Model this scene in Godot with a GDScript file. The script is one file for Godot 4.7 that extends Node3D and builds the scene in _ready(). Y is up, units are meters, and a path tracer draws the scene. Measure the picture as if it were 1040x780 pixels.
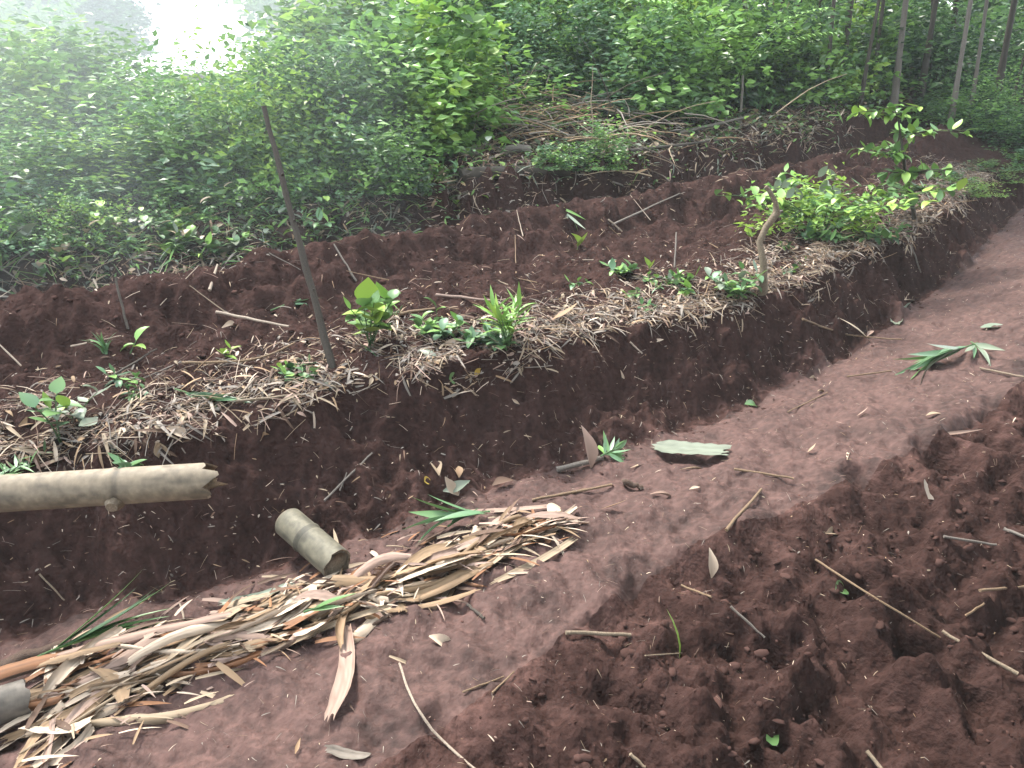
extends Node3D
# A hillside of red soil, cut into a trodden path with a bank above it and a dug terrace behind; bamboo waste on the path, weeds and brush uphill.
# x runs across, d runs away from the camera (d = -z), metres.

# The slope is laid out along u (the run of the path) and v (uphill): four lines that run with the path, each as v and height at the stations KU.
const CA := 0.79864
const SA := 0.60182
const KU := [-4.0, -2.4, -1.2, -0.4, 0.2, 0.8, 1.3, 1.8, 2.3, 2.8, 3.4, 4.0, 4.7, 5.5, 6.3, 7.2, 8.5, 11.0, 16.0, 21.0]
const FRONT_V := [1.757, 1.793, 1.824, 1.762, 1.540, 1.444, 1.486, 1.526, 1.439, 1.365, 1.282, 1.283, 1.421, 1.589, 1.770, 1.962, 2.215, 2.678, 3.154, 3.554]
const FRONT_H := [-0.463, -0.278, -0.144, -0.062, -0.013, 0.049, 0.112, 0.178, 0.242, 0.317, 0.414, 0.508, 0.613, 0.744, 0.889, 1.032, 1.203, 1.527, 2.110, 2.600]
const FOOT_V := [2.708, 2.715, 2.723, 2.678, 2.572, 2.353, 2.312, 2.288, 2.196, 2.144, 2.162, 2.195, 2.284, 2.390, 2.536, 2.708, 2.983, 3.511, 4.313, 5.088]
const FOOT_H := [-0.450, -0.285, -0.120, -0.037, 0.034, 0.118, 0.169, 0.210, 0.244, 0.282, 0.335, 0.398, 0.503, 0.625, 0.777, 0.934, 1.105, 1.436, 2.046, 2.650]
const EDGE_V := [2.948, 2.954, 2.961, 2.947, 2.890, 2.701, 2.663, 2.611, 2.554, 2.499, 2.448, 2.485, 2.527, 2.621, 2.782, 2.970, 3.253, 3.796, 4.734, 5.656]
const EDGE_H := [0.050, 0.177, 0.328, 0.419, 0.489, 0.572, 0.619, 0.656, 0.683, 0.701, 0.731, 0.801, 0.884, 0.989, 1.112, 1.246, 1.431, 1.786, 2.434, 3.075]
const TRENCH_V := [4.526, 4.507, 4.455, 4.426, 4.407, 4.412, 4.427, 4.478, 4.529, 4.518, 4.505, 4.475, 4.413, 4.342, 4.296, 4.311, 4.429, 4.869, 5.847, 6.848]
const TRENCH_H := [0.500, 0.558, 0.713, 0.794, 0.846, 0.879, 0.906, 0.938, 0.970, 1.015, 1.069, 1.128, 1.207, 1.298, 1.392, 1.510, 1.691, 2.062, 2.752, 3.430]
# hollows and footprints in the loose soil and the path: x, d, radius, depth
const PITS := [
	[0.810, 1.949, 0.060, 0.130],
	[0.867, 2.012, 0.030, 0.060],
	[0.881, 1.786, 0.080, 0.110],
	[0.441, 2.162, 0.100, 0.035],
	[0.606, 2.266, 0.060, 0.040],
	[1.361, 2.733, 0.070, 0.080],
	[1.714, 2.833, 0.090, 0.090],
	[1.968, 2.910, 0.080, 0.090],
	[1.219, 2.014, 0.100, 0.090],
	[1.124, 2.205, 0.070, 0.050],
	[1.493, 2.232, 0.090, 0.060],
	[0.553, 1.835, 0.060, 0.030],
	[0.329, 1.810, 0.090, 0.030],
	[1.333, 1.833, 0.100, 0.050],
	[0.629, 1.700, 0.070, 0.040],
	[-0.127, 1.648, 0.080, 0.030],
	[0.121, 2.071, 0.060, 0.018],
	[-0.657, 1.711, 0.050, 0.012],
	[-0.155, 2.118, 0.030, 0.016],
	[0.345, 2.440, 0.080, 0.015],
	[0.754, 2.558, 0.070, 0.015],
	[1.242, 3.036, 0.080, 0.018],
	[1.681, 3.296, 0.070, 0.016],
	[1.036, 2.898, 0.050, 0.014],
	[-0.489, 1.792, 0.070, 0.014],
	[-0.267, 2.012, 0.060, 0.012],
	[-0.864, 1.632, 0.060, 0.012],
	[2.482, 4.333, 0.080, 0.018],
]

var n_big := FastNoiseLite.new()
var n_mid := FastNoiseLite.new()
var n_fine := FastNoiseLite.new()
var n_clod := FastNoiseLite.new()
var n_edge := FastNoiseLite.new()
var rng := RandomNumberGenerator.new()
var used := {}
var mats := {}

# ---------------------------------------------------------------- the lie of the land
func setup_noise() -> void:
	var k := 0
	for n in [n_big, n_mid, n_fine, n_clod, n_edge]:
		n.seed = 11 + k * 7
		k += 1
		n.noise_type = FastNoiseLite.TYPE_SIMPLEX_SMOOTH
		n.fractal_type = FastNoiseLite.FRACTAL_FBM
		n.fractal_octaves = 3
	n_big.frequency = 1.3
	n_mid.frequency = 5.0
	n_mid.fractal_octaves = 4
	n_fine.frequency = 26.0
	n_fine.fractal_octaves = 3
	n_clod.noise_type = FastNoiseLite.TYPE_CELLULAR
	n_clod.cellular_distance_function = FastNoiseLite.DISTANCE_EUCLIDEAN
	n_clod.cellular_return_type = FastNoiseLite.RETURN_DISTANCE
	n_clod.fractal_octaves = 2
	n_clod.frequency = 12.5
	n_clod.fractal_octaves = 3
	n_edge.frequency = 1.9

func along(u: float, vals: Array) -> float:
	var last := KU.size() - 1
	var i := 0
	while i < last - 1 and u > KU[i + 1]:
		i += 1
	var t: float = (u - KU[i]) / (KU[i + 1] - KU[i])
	if i == 0 or i == last - 1 or t < 0.0 or t > 1.0:
		return lerpf(vals[i], vals[i + 1], t)
	# Hermite between stations so that the lines bend smoothly
	var w: float = KU[i + 1] - KU[i]
	var m0: float = (vals[i + 1] - vals[i - 1]) / (KU[i + 1] - KU[i - 1]) * w
	var m1: float = (vals[i + 2] - vals[i]) / (KU[i + 2] - KU[i]) * w
	var t2 := t * t
	var t3 := t2 * t
	return (2.0 * t3 - 3.0 * t2 + 1.0) * vals[i] + (t3 - 2.0 * t2 + t) * m0 + (-2.0 * t3 + 3.0 * t2) * vals[i + 1] + (t3 - t2) * m1

func column(u: float) -> PackedFloat32Array:
	return PackedFloat32Array([along(u, FRONT_V), along(u, FRONT_H), along(u, FOOT_V), along(u, FOOT_H), along(u, EDGE_V), along(u, EDGE_H), along(u, TRENCH_V), along(u, TRENCH_H)])

func bump(a: float, at: float, width: float) -> float:
	var t := (a - at) / width
	return exp(-t * t)

func height_in(c: PackedFloat32Array, u: float, v0: float, x: float, d: float) -> float:
	var e := n_edge.get_noise_2d(x, d)
	var m := n_mid.get_noise_2d(x, d)
	var v := v0 + 0.10 * e + 0.05 * m
	var far := clampf((absf(u - 3.5) - 8.0) / 8.0, 0.0, 1.0)
	var h := 0.0
	var rough := 0.0      # how lumpy the soil is here
	var clod := 0.0
	var soft := 0.012     # broad soft mounds and hollows
	if v < c[0]:
		var s := c[0] - v
		var step := 0.03 * smoothstep(0.0, 0.09, s) * smoothstep(0.9, 1.6, u)
		h = c[1] - step - 0.2 * s - 0.05 * maxf(0.0, s - 2.5)
		rough = smoothstep(0.0, 0.25, s) * 0.044 + 0.012
		clod = smoothstep(0.0, 0.25, s) * 0.006 + 0.006
		soft = smoothstep(0.05, 0.5, s) * 0.05
	elif v < c[2]:
		var t := (v - c[0]) / (c[2] - c[0])
		h = lerpf(c[1], c[3], t) + 0.018 * sin(t * PI)
		rough = 0.018
		clod = 0.006
	elif v < c[4]:
		var t := (v - c[2]) / (c[4] - c[2])
		h = lerpf(c[3], c[5], pow(t, 1.45))
		rough = 0.012 + 0.018 * sin(t * PI)
		clod = 0.007
	elif v < c[6]:
		var s := v - c[4]
		var g := c[6] - v
		var t := s / (c[6] - c[4])
		h = lerpf(c[5], c[7], t) - 0.05 * sin(t * PI) * smoothstep(0.3, 0.8, s)
		h += 0.16 * bump(g, 0.48, 0.22) - 0.10 * bump(g, 0.06, 0.15)
		rough = 0.016 + 0.020 * smoothstep(0.35, 0.6, s)
		clod = 0.005
		soft = 0.012 + 0.02 * smoothstep(0.35, 0.7, s)
	else:
		var s := v - c[6]
		h = c[7] - 0.10 * exp(-pow((s + 0.06) / 0.15, 2.0)) + (lerpf(0.07, 0.19, smoothstep(1.2, 3.2, u)) + 0.09 * n_big.get_noise_2d(x * 0.9, d * 0.9 + 4.0) + 0.06 * m) * smoothstep(0.0, lerpf(0.35, 0.12, smoothstep(1.2, 3.2, u)), s) + 0.24 * minf(s, 4.2) + 0.03 * clampf(s - 4.2, 0.0, 20.0)
		rough = 0.05
		clod = 0.006
	h += soft * n_big.get_noise_2d(x * 2.6 + 60.0, d * 2.6) * 1.6
	h += rough * m * 1.6 + 0.02 * n_big.get_noise_2d(x, d) * (1.0 + far * 10.0)
	if v0 < c[6] + 1.5 and far <= 0.0:
		var wx := x + 0.05 * m
		var wd := d + 0.05 * n_fine.get_noise_2d(x * 0.25 + 3.0, d * 0.25)
		var patchy := smoothstep(-0.25, 0.35, n_big.get_noise_2d(x * 1.7 + 5.0, d * 1.7))
		h += (0.30 - minf(1.0, 1.0 + n_clod.get_noise_2d(wx, wd))) * clod * (0.4 + 1.5 * patchy)
		h += (0.25 - absf(n_fine.get_noise_2d(x * 0.45, d * 0.45 + 8.0))) * clod * 0.9
		h += n_fine.get_noise_2d(x, d) * (0.004 + clod * 0.6)
	for p in PITS:
		var dx: float = x - p[0]
		var dd: float = d - p[1]
		var q: float = (dx * dx + dd * dd) / (p[2] * p[2])
		if q < 4.0:
			h -= p[3] * exp(-q * 1.6) - p[3] * 0.22 * bump(sqrt(q), 1.45, 0.4)
	return h

func ground(x: float, d: float) -> float:
	var u := x * CA + d * SA
	return height_in(column(u), u, -x * SA + d * CA, x, d)

func at(p: Vector2, lift := 0.0) -> Vector3:
	return Vector3(p.x, ground(p.x, p.y) + lift, -p.y)

func xd(u: float, v: float) -> Vector2:
	return Vector2(u * CA - v * SA, u * SA + v * CA)

func slope_normal(p: Vector2, r := 0.05) -> Vector3:
	return Vector3(ground(p.x - r, p.y) - ground(p.x + r, p.y), 2.0 * r, -(ground(p.x, p.y - r) - ground(p.x, p.y + r))).normalized()

# A point beside one of the slope's lines, offset uphill by s, following the line's real waver.
func beside(u: float, line: Array, s: float) -> Vector2:
	var v := along(u, line) + s
	var p := xd(u, v)
	return xd(u, v - 0.10 * n_edge.get_noise_2d(p.x, p.y) - 0.05 * n_mid.get_noise_2d(p.x, p.y))

# ---------------------------------------------------------------- materials
func tile(freq: float, seed_: int, low: float, high: float, kind := FastNoiseLite.TYPE_SIMPLEX_SMOOTH, size := 512, octaves := 5) -> ImageTexture:
	var n := FastNoiseLite.new()
	n.seed = seed_
	n.noise_type = kind
	n.frequency = freq
	n.fractal_octaves = octaves
	var im := n.get_seamless_image(size, size)
	im.convert(Image.FORMAT_RGB8)
	for y in size:
		for x in size:
			var g := lerpf(low, high, im.get_pixel(x, y).r)
			im.set_pixel(x, y, Color(g, g, g))
	im.generate_mipmaps()
	return ImageTexture.create_from_image(im)

func srgb(r: float, g: float, b: float) -> Color:
	return Color(r, g, b).linear_to_srgb()

func plain(key: String, c: Color, rough := 0.8, bump_cm := 0.0, scale := 8.0, back := 0.0, spec := 0.5) -> StandardMaterial3D:
	if mats.has(key):
		return mats[key]
	var m := StandardMaterial3D.new()
	m.albedo_color = c.linear_to_srgb()
	m.roughness = rough
	m.metallic_specular = spec
	m.cull_mode = BaseMaterial3D.CULL_DISABLED
	if bump_cm > 0.0:
		m.uv1_triplanar = true
		m.uv1_scale = Vector3.ONE * scale
		m.albedo_texture = mats["_mottle"]
		m.heightmap_enabled = true
		m.heightmap_texture = mats["_grain"]
		m.heightmap_scale = bump_cm
	if back > 0.0:
		m.backlight_enabled = true
		m.backlight = Color(back, back, back)
	mats[key] = m
	return m

func tinted(key: String, rough := 0.6, back := 0.0, spec := 0.5) -> StandardMaterial3D:
	var m := plain(key, Color(1, 1, 1), rough, 0.0, 8.0, back, spec)
	m.vertex_color_use_as_albedo = true
	return m

func soil(key: String, c: Color, rough: float, bump_cm: float, spec := 0.5) -> StandardMaterial3D:
	var m := plain(key, c, rough, bump_cm, 2.6, 0.0, spec)
	m.uv1_world_triplanar = true
	m.vertex_color_use_as_albedo = true
	return m

# ---------------------------------------------------------------- mesh helpers
class Shape:
	var pos := PackedVector3Array()
	var nrm := PackedVector3Array()
	var col := PackedColorArray()
	var idx := PackedInt32Array()
	var smooth := true
	var aligned := false
	func v(p: Vector3, n: Vector3, c: Color) -> int:
		pos.append(p)
		nrm.append(n)
		col.append(c)
		return pos.size() - 1
	func tri(a: int, b: int, c: int) -> void:
		idx.append(a)
		idx.append(b)
		idx.append(c)
	# turn every face to the side its normals point to
	func align() -> void:
		for i in range(0, idx.size(), 3):
			var a := idx[i]
			var b := idx[i + 1]
			var c := idx[i + 2]
			if (pos[b] - pos[c]).cross(pos[a] - pos[c]).dot(nrm[a] + nrm[b] + nrm[c]) < 0.0:
				idx[i + 1] = c
				idx[i + 2] = b
		aligned = true
	func mesh(m: Material) -> ArrayMesh:
		if smooth and not aligned:
			align()
		var a := []
		a.resize(Mesh.ARRAY_MAX)
		a[Mesh.ARRAY_VERTEX] = pos
		if smooth:
			a[Mesh.ARRAY_NORMAL] = nrm
		a[Mesh.ARRAY_COLOR] = col
		a[Mesh.ARRAY_INDEX] = idx
		var am := ArrayMesh.new()
		am.add_surface_from_arrays(Mesh.PRIMITIVE_TRIANGLES, a)
		am.surface_set_material(0, m)
		return am

func numbered(called: String) -> String:
	var k: int = used.get(called, 0)
	used[called] = k + 1
	return called if k == 0 else "%s_%03d" % [called, k]

func tag(o: Node, label: String, category: String, group := "") -> void:
	o.set_meta("label", label)
	o.set_meta("category", category)
	if group != "":
		o.set_meta("group", group)

func thing(called: String, label: String, category: String, where: Vector3, group := "") -> Node3D:
	var o := Node3D.new()
	o.name = numbered(called)
	add_child(o)
	o.position = where
	tag(o, label, category, group)
	return o

func single(called: String, label: String, category: String, m: Mesh, where: Vector3, group := "") -> MeshInstance3D:
	var o := MeshInstance3D.new()
	o.name = numbered(called)
	o.mesh = m
	add_child(o)
	o.position = where
	tag(o, label, category, group)
	return o

func part(parent: Node3D, called: String, m: Mesh, t := Transform3D.IDENTITY) -> MeshInstance3D:
	var o := MeshInstance3D.new()
	o.name = called
	o.mesh = m
	parent.add_child(o, true)
	o.transform = t
	return o

func any_across(dir: Vector3) -> Vector3:
	var a := dir.cross(Vector3.UP)
	if a.length() < 0.05:
		a = dir.cross(Vector3.RIGHT)
	return a.normalized()

# A round, tapered, bent rod through the given points.
func rod(s: Shape, pts: PackedVector3Array, radii: PackedFloat32Array, sides: int, c: Color, caps := true, wobble := 0.0) -> void:
	var n := pts.size()
	var side := Vector3.ZERO
	var first := s.pos.size()
	for i in n:
		var dir := (pts[mini(i + 1, n - 1)] - pts[maxi(i - 1, 0)]).normalized()
		if i == 0:
			side = any_across(dir)
		side = (side - dir * side.dot(dir)).normalized()
		var up := dir.cross(side)
		for k in sides:
			var a := TAU * k / sides
			var o := side * cos(a) + up * sin(a)
			var r := radii[i] * (1.0 + wobble * sin(a * 2.0 + i * 1.7))
			s.v(pts[i] + o * r, o, c)
	for i in n - 1:
		for k in sides:
			var a := first + i * sides + k
			var b := first + i * sides + (k + 1) % sides
			s.tri(a, b, a + sides)
			s.tri(b, b + sides, a + sides)
	if caps:
		for e in [0, n - 1]:
			var dir := (pts[0] - pts[1] if e == 0 else pts[n - 1] - pts[n - 2]).normalized()
			var mid := s.v(pts[e], dir, c)
			var ring := PackedInt32Array()
			for k in sides:
				ring.append(s.v(s.pos[first + e * sides + k], dir, c))
			for k in sides:
				s.tri(mid, ring[k], ring[(k + 1) % sides])

# A leaf or strip: a folded sheet from base along dir, widths follow the outline, bending down by droop.
func blade(s: Shape, base: Vector3, dir: Vector3, up: Vector3, length: float, width: float, droop: float, fold: float, outline: Array, c: Color, tip := Color(-1, 0, 0)) -> void:
	var f := dir.normalized()
	var r := f.cross(up).normalized()
	var n := r.cross(f).normalized()
	var p := base
	var prev := []
	var steps := outline.size()
	for i in steps:
		var t := float(i) / (steps - 1)
		var w: float = outline[i] * width * 0.5
		var cc := c if tip.r < 0.0 else c.lerp(tip, t)
		var row := []
		if w <= 0.0001:
			row = [s.v(p, n, cc)]
		else:
			row = [s.v(p - r * w + n * w * fold, (n + r * fold).normalized(), cc), s.v(p, n, cc), s.v(p + r * w + n * w * fold, (n - r * fold).normalized(), cc)]
		if prev.size() == 3 and row.size() == 3:
			for k in 2:
				s.tri(prev[k], prev[k + 1], row[k])
				s.tri(prev[k + 1], row[k + 1], row[k])
		elif prev.size() == 1 and row.size() == 3:
			s.tri(prev[0], row[1], row[0])
			s.tri(prev[0], row[2], row[1])
		elif prev.size() == 3 and row.size() == 1:
			s.tri(prev[0], prev[1], row[0])
			s.tri(prev[1], prev[2], row[0])
		prev = row
		var turn := droop / (steps - 1)
		f = f.rotated(r, -turn)
		n = n.rotated(r, -turn)
		p += f * length / (steps - 1)

const OVAL := [0.0, 0.62, 0.93, 1.0, 0.84, 0.5, 0.0]
const HEART := [0.0, 0.78, 0.98, 1.0, 0.86, 0.62, 0.32, 0.0]
const LANCE := [0.15, 0.62, 0.92, 1.0, 0.86, 0.6, 0.3, 0.0]
const CURL := [0.12, 0.4, 0.72, 0.95, 1.0, 0.9, 0.75, 0.5, 0.3, 0.05]
const GRASS := [0.6, 1.0, 0.9, 0.6, 0.0]

# ---------------------------------------------------------------- ground
func spaced(a: float, b: float, n: int) -> PackedFloat32Array:
	var o := PackedFloat32Array()
	for i in n:
		o.append(lerpf(a, b, float(i) / n))
	return o

const SOIL := Color(0.128, 0.070, 0.060)

func build_ground() -> void:
	var us := PackedFloat32Array()
	var u := -34.0
	while u < 46.0:
		us.append(u)
		if u < -0.5:
			u += clampf((-0.5 - u) * 0.16, 0.02, 3.0)
		else:
			u += 0.0125 if u < 3.5 else clampf(0.0125 + (u - 3.5) * 0.004, 0.0125, 0.032) if u < 8.3 else clampf((u - 8.0) * 0.12, 0.03, 3.0)
	var cols: Array[PackedFloat32Array] = []
	for a in us:
		cols.append(column(a))
	# each strip: from line, to line, offsets, rows
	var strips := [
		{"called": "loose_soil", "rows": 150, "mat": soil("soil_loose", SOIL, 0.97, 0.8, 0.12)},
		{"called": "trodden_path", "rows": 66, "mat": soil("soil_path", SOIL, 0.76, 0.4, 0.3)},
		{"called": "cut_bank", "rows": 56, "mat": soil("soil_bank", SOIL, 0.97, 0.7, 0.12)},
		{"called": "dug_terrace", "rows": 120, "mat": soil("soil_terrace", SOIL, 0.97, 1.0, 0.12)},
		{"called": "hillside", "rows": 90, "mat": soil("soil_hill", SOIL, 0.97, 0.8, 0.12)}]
	for k in 5:
		var st: Dictionary = strips[k]
		var rows: int = st.rows
		var s := Shape.new()
		for i in us.size():
			var c := cols[i]
			for j in rows + 1:
				var t := float(j) / rows
				var v := 0.0
				match k:
					0: v = c[0] - (2.3 * (1.0 - t) + 30.0 * pow(1.0 - t, 7.0))
					1: v = lerpf(c[0], c[2], t)
					2: v = lerpf(c[2], c[4], t)
					3: v = lerpf(c[4], c[6], t)
					4: v = c[6] + 2.2 * t + 60.0 * pow(t, 5.0)
				var p := xd(us[i], v)
				var tone := 0.9 + 0.22 * n_fine.get_noise_2d(p.x * 0.6 + 40.0, p.y * 0.6) + 0.3 * n_mid.get_noise_2d(p.x * 0.5 + 9.0, p.y * 0.5)
				tone = clampf(tone, 0.55, 1.25)
				# where feet have trodden it the soil is paler and dusty, ragged at its edges; path sheen and bank shade are painted in too
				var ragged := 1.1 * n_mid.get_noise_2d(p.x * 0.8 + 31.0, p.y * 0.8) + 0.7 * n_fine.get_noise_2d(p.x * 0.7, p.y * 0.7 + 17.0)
				var crust_sheen := smoothstep(0.0, 1.0, 0.5 + (v - c[0]) * 2.6 - ragged * 0.8) * smoothstep(0.2, 0.8, 0.65 - (v - c[2]) * 9.0 - ragged * 0.8)
				var grey := 0.46 + 0.54 * crust_sheen
				var dusty := 0.455 + 0.545 * crust_sheen
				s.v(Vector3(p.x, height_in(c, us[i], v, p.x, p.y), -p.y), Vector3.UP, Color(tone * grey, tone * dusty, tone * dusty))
		var w := rows + 1
		for i in us.size():
			for j in w:
				var a := s.pos[mini(i + 1, us.size() - 1) * w + j] - s.pos[maxi(i - 1, 0) * w + j]
				var b := s.pos[i * w + mini(j + 1, rows)] - s.pos[i * w + maxi(j - 1, 0)]
				s.nrm[i * w + j] = a.cross(b).normalized()
		for i in us.size() - 1:
			for j in rows:
				var a := i * w + j
				s.tri(a, a + 1, a + w)
				s.tri(a + 1, a + w + 1, a + w)
		s.aligned = true
		var o := MeshInstance3D.new()
		o.name = st.called
		o.mesh = s.mesh(st.mat)
		o.set_meta("kind", "structure")
		add_child(o)

# ---------------------------------------------------------------- plants
var leaf_cache := {}
var stem_cache := {}

func tone(key: String) -> Color:
	match key:
		"bright": return Color(0.25, 0.38, 0.07)
		"fresh": return Color(0.165, 0.300, 0.070)
		"mid": return Color(0.095, 0.185, 0.062)
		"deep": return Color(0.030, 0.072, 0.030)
		"bluish": return Color(0.105, 0.195, 0.10)
		"greygreen": return Color(0.180, 0.210, 0.158)
		"yellow": return Color(0.354, 0.245, 0.034)
		"straw": return Color(0.28, 0.208, 0.140)
		"tan": return Color(0.245, 0.156, 0.088)
		"pale": return Color(0.43, 0.335, 0.258)
		"olive": return Color(0.215, 0.188, 0.132)
		"cane": return Color(0.30, 0.232, 0.162)
		"dusty": return Color(0.15, 0.17, 0.13)
		"pink": return Color(0.286, 0.190, 0.150)
		"rust": return Color(0.204, 0.088, 0.037)
		"brown": return Color(0.095, 0.051, 0.031)
		"grey": return Color(0.204, 0.170, 0.143)
		"bark": return Color(0.068, 0.051, 0.037)
	return Color(0.3, 0.3, 0.3)

func leafy(key: String) -> StandardMaterial3D:
	var green := key in ["bright", "fresh", "mid", "deep", "bluish", "greygreen"]
	var m := tinted("leaf_" + key, 0.42 if green else 0.75, 0.55 if green else 0.2)
	m.albedo_color = tone(key).linear_to_srgb()
	return m

func woody(key: String) -> StandardMaterial3D:
	return plain("wood_" + key, tone(key), 0.8, 0.25, 14.0)

# One leaf, a metre long along +x, to be scaled; kinds differ in outline, variants in bend.
func leaf_mesh(kind: String, key: String, variant := 0) -> ArrayMesh:
	var id := "%s/%s/%d" % [kind, key, variant]
	if leaf_cache.has(id):
		return leaf_cache[id]
	var s := Shape.new()
	var droop: float = [0.35, 0.9, -0.3, 1.5][variant % 4]
	var fold: float = [0.25, 0.4, 0.15, 0.3][variant % 4]
	match kind:
		"oval": blade(s, Vector3.ZERO, Vector3.RIGHT, Vector3.UP, 1.0, 0.52, droop, fold, OVAL, Color(1, 1, 1), Color(0.85, 0.9, 0.8))
		"heart": blade(s, Vector3.ZERO, Vector3.RIGHT, Vector3.UP, 1.0, 0.85, droop * 0.7, fold, HEART, Color(1, 1, 1), Color(1.0, 0.95, 0.8))
		"lance": blade(s, Vector3.ZERO, Vector3.RIGHT, Vector3.UP, 1.0, 0.16, droop * 0.8, fold, LANCE, Color(0.9, 0.95, 0.9), Color(1, 1, 0.9))
		"grass": blade(s, Vector3.ZERO, Vector3.RIGHT, Vector3.UP, 1.0, 0.055, droop, fold * 1.6, GRASS, Color(0.85, 0.9, 0.8), Color(1, 1, 1))
		"dry":
			blade(s, Vector3.ZERO, Vector3.RIGHT, Vector3.UP, 1.0, 0.34, droop * 1.6 - 0.2, fold * 2.4, CURL, Color(0.85, 0.8, 0.75), Color(1, 1, 1))
	leaf_cache[id] = s.mesh(leafy(key))
	return leaf_cache[id]

func frame(dir: Vector3, up: Vector3, length: float, wide := 1.0) -> Basis:
	var x := dir.normalized()
	var z := x.cross(up)
	z = z.normalized() if z.length() > 0.01 else any_across(x)
	var y := z.cross(x)
	return Basis(x * length, y * length, z * length * wide)

func rough_dir(spread: float) -> Vector3:
	var a := rng.randf() * TAU
	return Vector3(cos(a) * spread, 1.0, sin(a) * spread).normalized()

func stem_path(base: Vector3, dir: Vector3, length: float, n: int, sag: float, jitter: float) -> PackedVector3Array:
	var p := PackedVector3Array([base])
	var f := dir.normalized()
	for i in n:
		f = (f + Vector3(rng.randf_range(-jitter, jitter), -sag / n, rng.randf_range(-jitter, jitter))).normalized()
		p.append(p[p.size() - 1] + f * length / n)
	return p

func taper(n: int, a: float, b: float) -> PackedFloat32Array:
	var o := PackedFloat32Array()
	for i in n:
		o.append(lerpf(a, b, float(i) / (n - 1)))
	return o

# A herb: one or more stems from one root, leaves set along them one by one.
func herb(called: String, label: String, p: Vector2, o: Dictionary, group := "") -> Node3D:
	var t := thing(called, label, o.get("category", "plant"), at(p, -0.004), group)
	var keys: Array = o.get("keys", ["mid"])
	var size: float = o.get("leaf", 0.06)
	var kind: String = o.get("kind", "oval")
	for k in int(o.get("stems", 1)):
		var dir: Vector3 = o.get("lean", Vector3.ZERO) + rough_dir(o.get("spread", 0.25))
		var path := stem_path(Vector3.ZERO, dir, o.get("height", 0.2) * rng.randf_range(0.7, 1.05), 6, o.get("sag", 0.2), 0.12)
		var r: float = o.get("radius", 0.003)
		var s := Shape.new()
		rod(s, path, taper(7, r, r * 0.45), 6, Color(1, 1, 1))
		part(t, "stem", s.mesh(woody(o.get("bark", "mid"))))
		var n: int = o.get("leaves", 7)
		for i in n:
			var f := (0.25 + 0.75 * (i + 1.0) / n) * 5.99
			var j := int(f)
			var q := path[j].lerp(path[mini(j + 1, 6)], f - j)
			var a := i * 2.4 + k + rng.randf() * 0.6
			var out := Vector3(cos(a), rng.randf_range(o.get("rise_low", -0.1), o.get("rise", 0.7)), sin(a))
			if i == n - 1:
				out = out * 0.5 + Vector3.UP * 0.7
			var len_ := size * rng.randf_range(0.65, 1.15)
			part(t, "leaf", leaf_mesh(kind, keys[rng.randi() % keys.size()], rng.randi() % 3), Transform3D(frame(out, Vector3.UP, len_), q))
	return t

func tuft(called: String, label: String, p: Vector2, n: int, length: float, keys: Array, lean := Vector3.ZERO, spread := 0.6, wide := 1.0, group := "") -> Node3D:
	var t := thing(called, label, "grass tuft", at(p, -0.005), group)
	for i in n:
		var dir := lean + rough_dir(spread * rng.randf_range(0.3, 1.0))
		part(t, "blade", leaf_mesh("grass", keys[rng.randi() % keys.size()], rng.randi() % 4), Transform3D(frame(dir, Vector3.UP, length * rng.randf_range(0.6, 1.1), wide), Vector3(rng.randf_range(-0.012, 0.012), 0, rng.randf_range(-0.012, 0.012))))
	return t

# A cut leafy spray lying on the ground: a thin stalk from a to b and long leaves fanning off towards b.
func spray(called: String, label: String, a: Vector2, b: Vector2, n: int, leaf: float, keys: Array, fan: float, wide := 1.0, lift := 0.012, kind := "lance") -> Node3D:
	var pa := at(a, lift)
	var pb := at(b, lift)
	var t := thing(called, label, "leaves", pa)
	var run := pb - pa
	var up := slope_normal(a.lerp(b, 0.5), 0.12)
	var s := Shape.new()
	rod(s, PackedVector3Array([Vector3.ZERO, run * 0.3 + up * 0.006, run * 0.6]), PackedFloat32Array([0.004, 0.003, 0.0015]), 6, Color(1, 1, 1))
	part(t, "stalk", s.mesh(woody("mid")))
	for i in n:
		var f := float(i) / maxi(n - 1, 1)
		var dir := run.normalized().rotated(up, (f - 0.5) * 2.0 * fan + rng.randf_range(-0.08, 0.08)) + up * rng.randf_range(0.05, 0.28)
		var roll := up.rotated(run.normalized(), rng.randf_range(-0.9, 0.9))
		part(t, "leaf", leaf_mesh(kind, keys[rng.randi() % keys.size()], [0, 0, 1, 2][rng.randi() % 4]), Transform3D(frame(dir, roll, leaf * rng.randf_range(0.75, 1.1), wide), run * rng.randf_range(0.1, 0.5) * (1.0 - absf(f - 0.5))))
	return t

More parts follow.
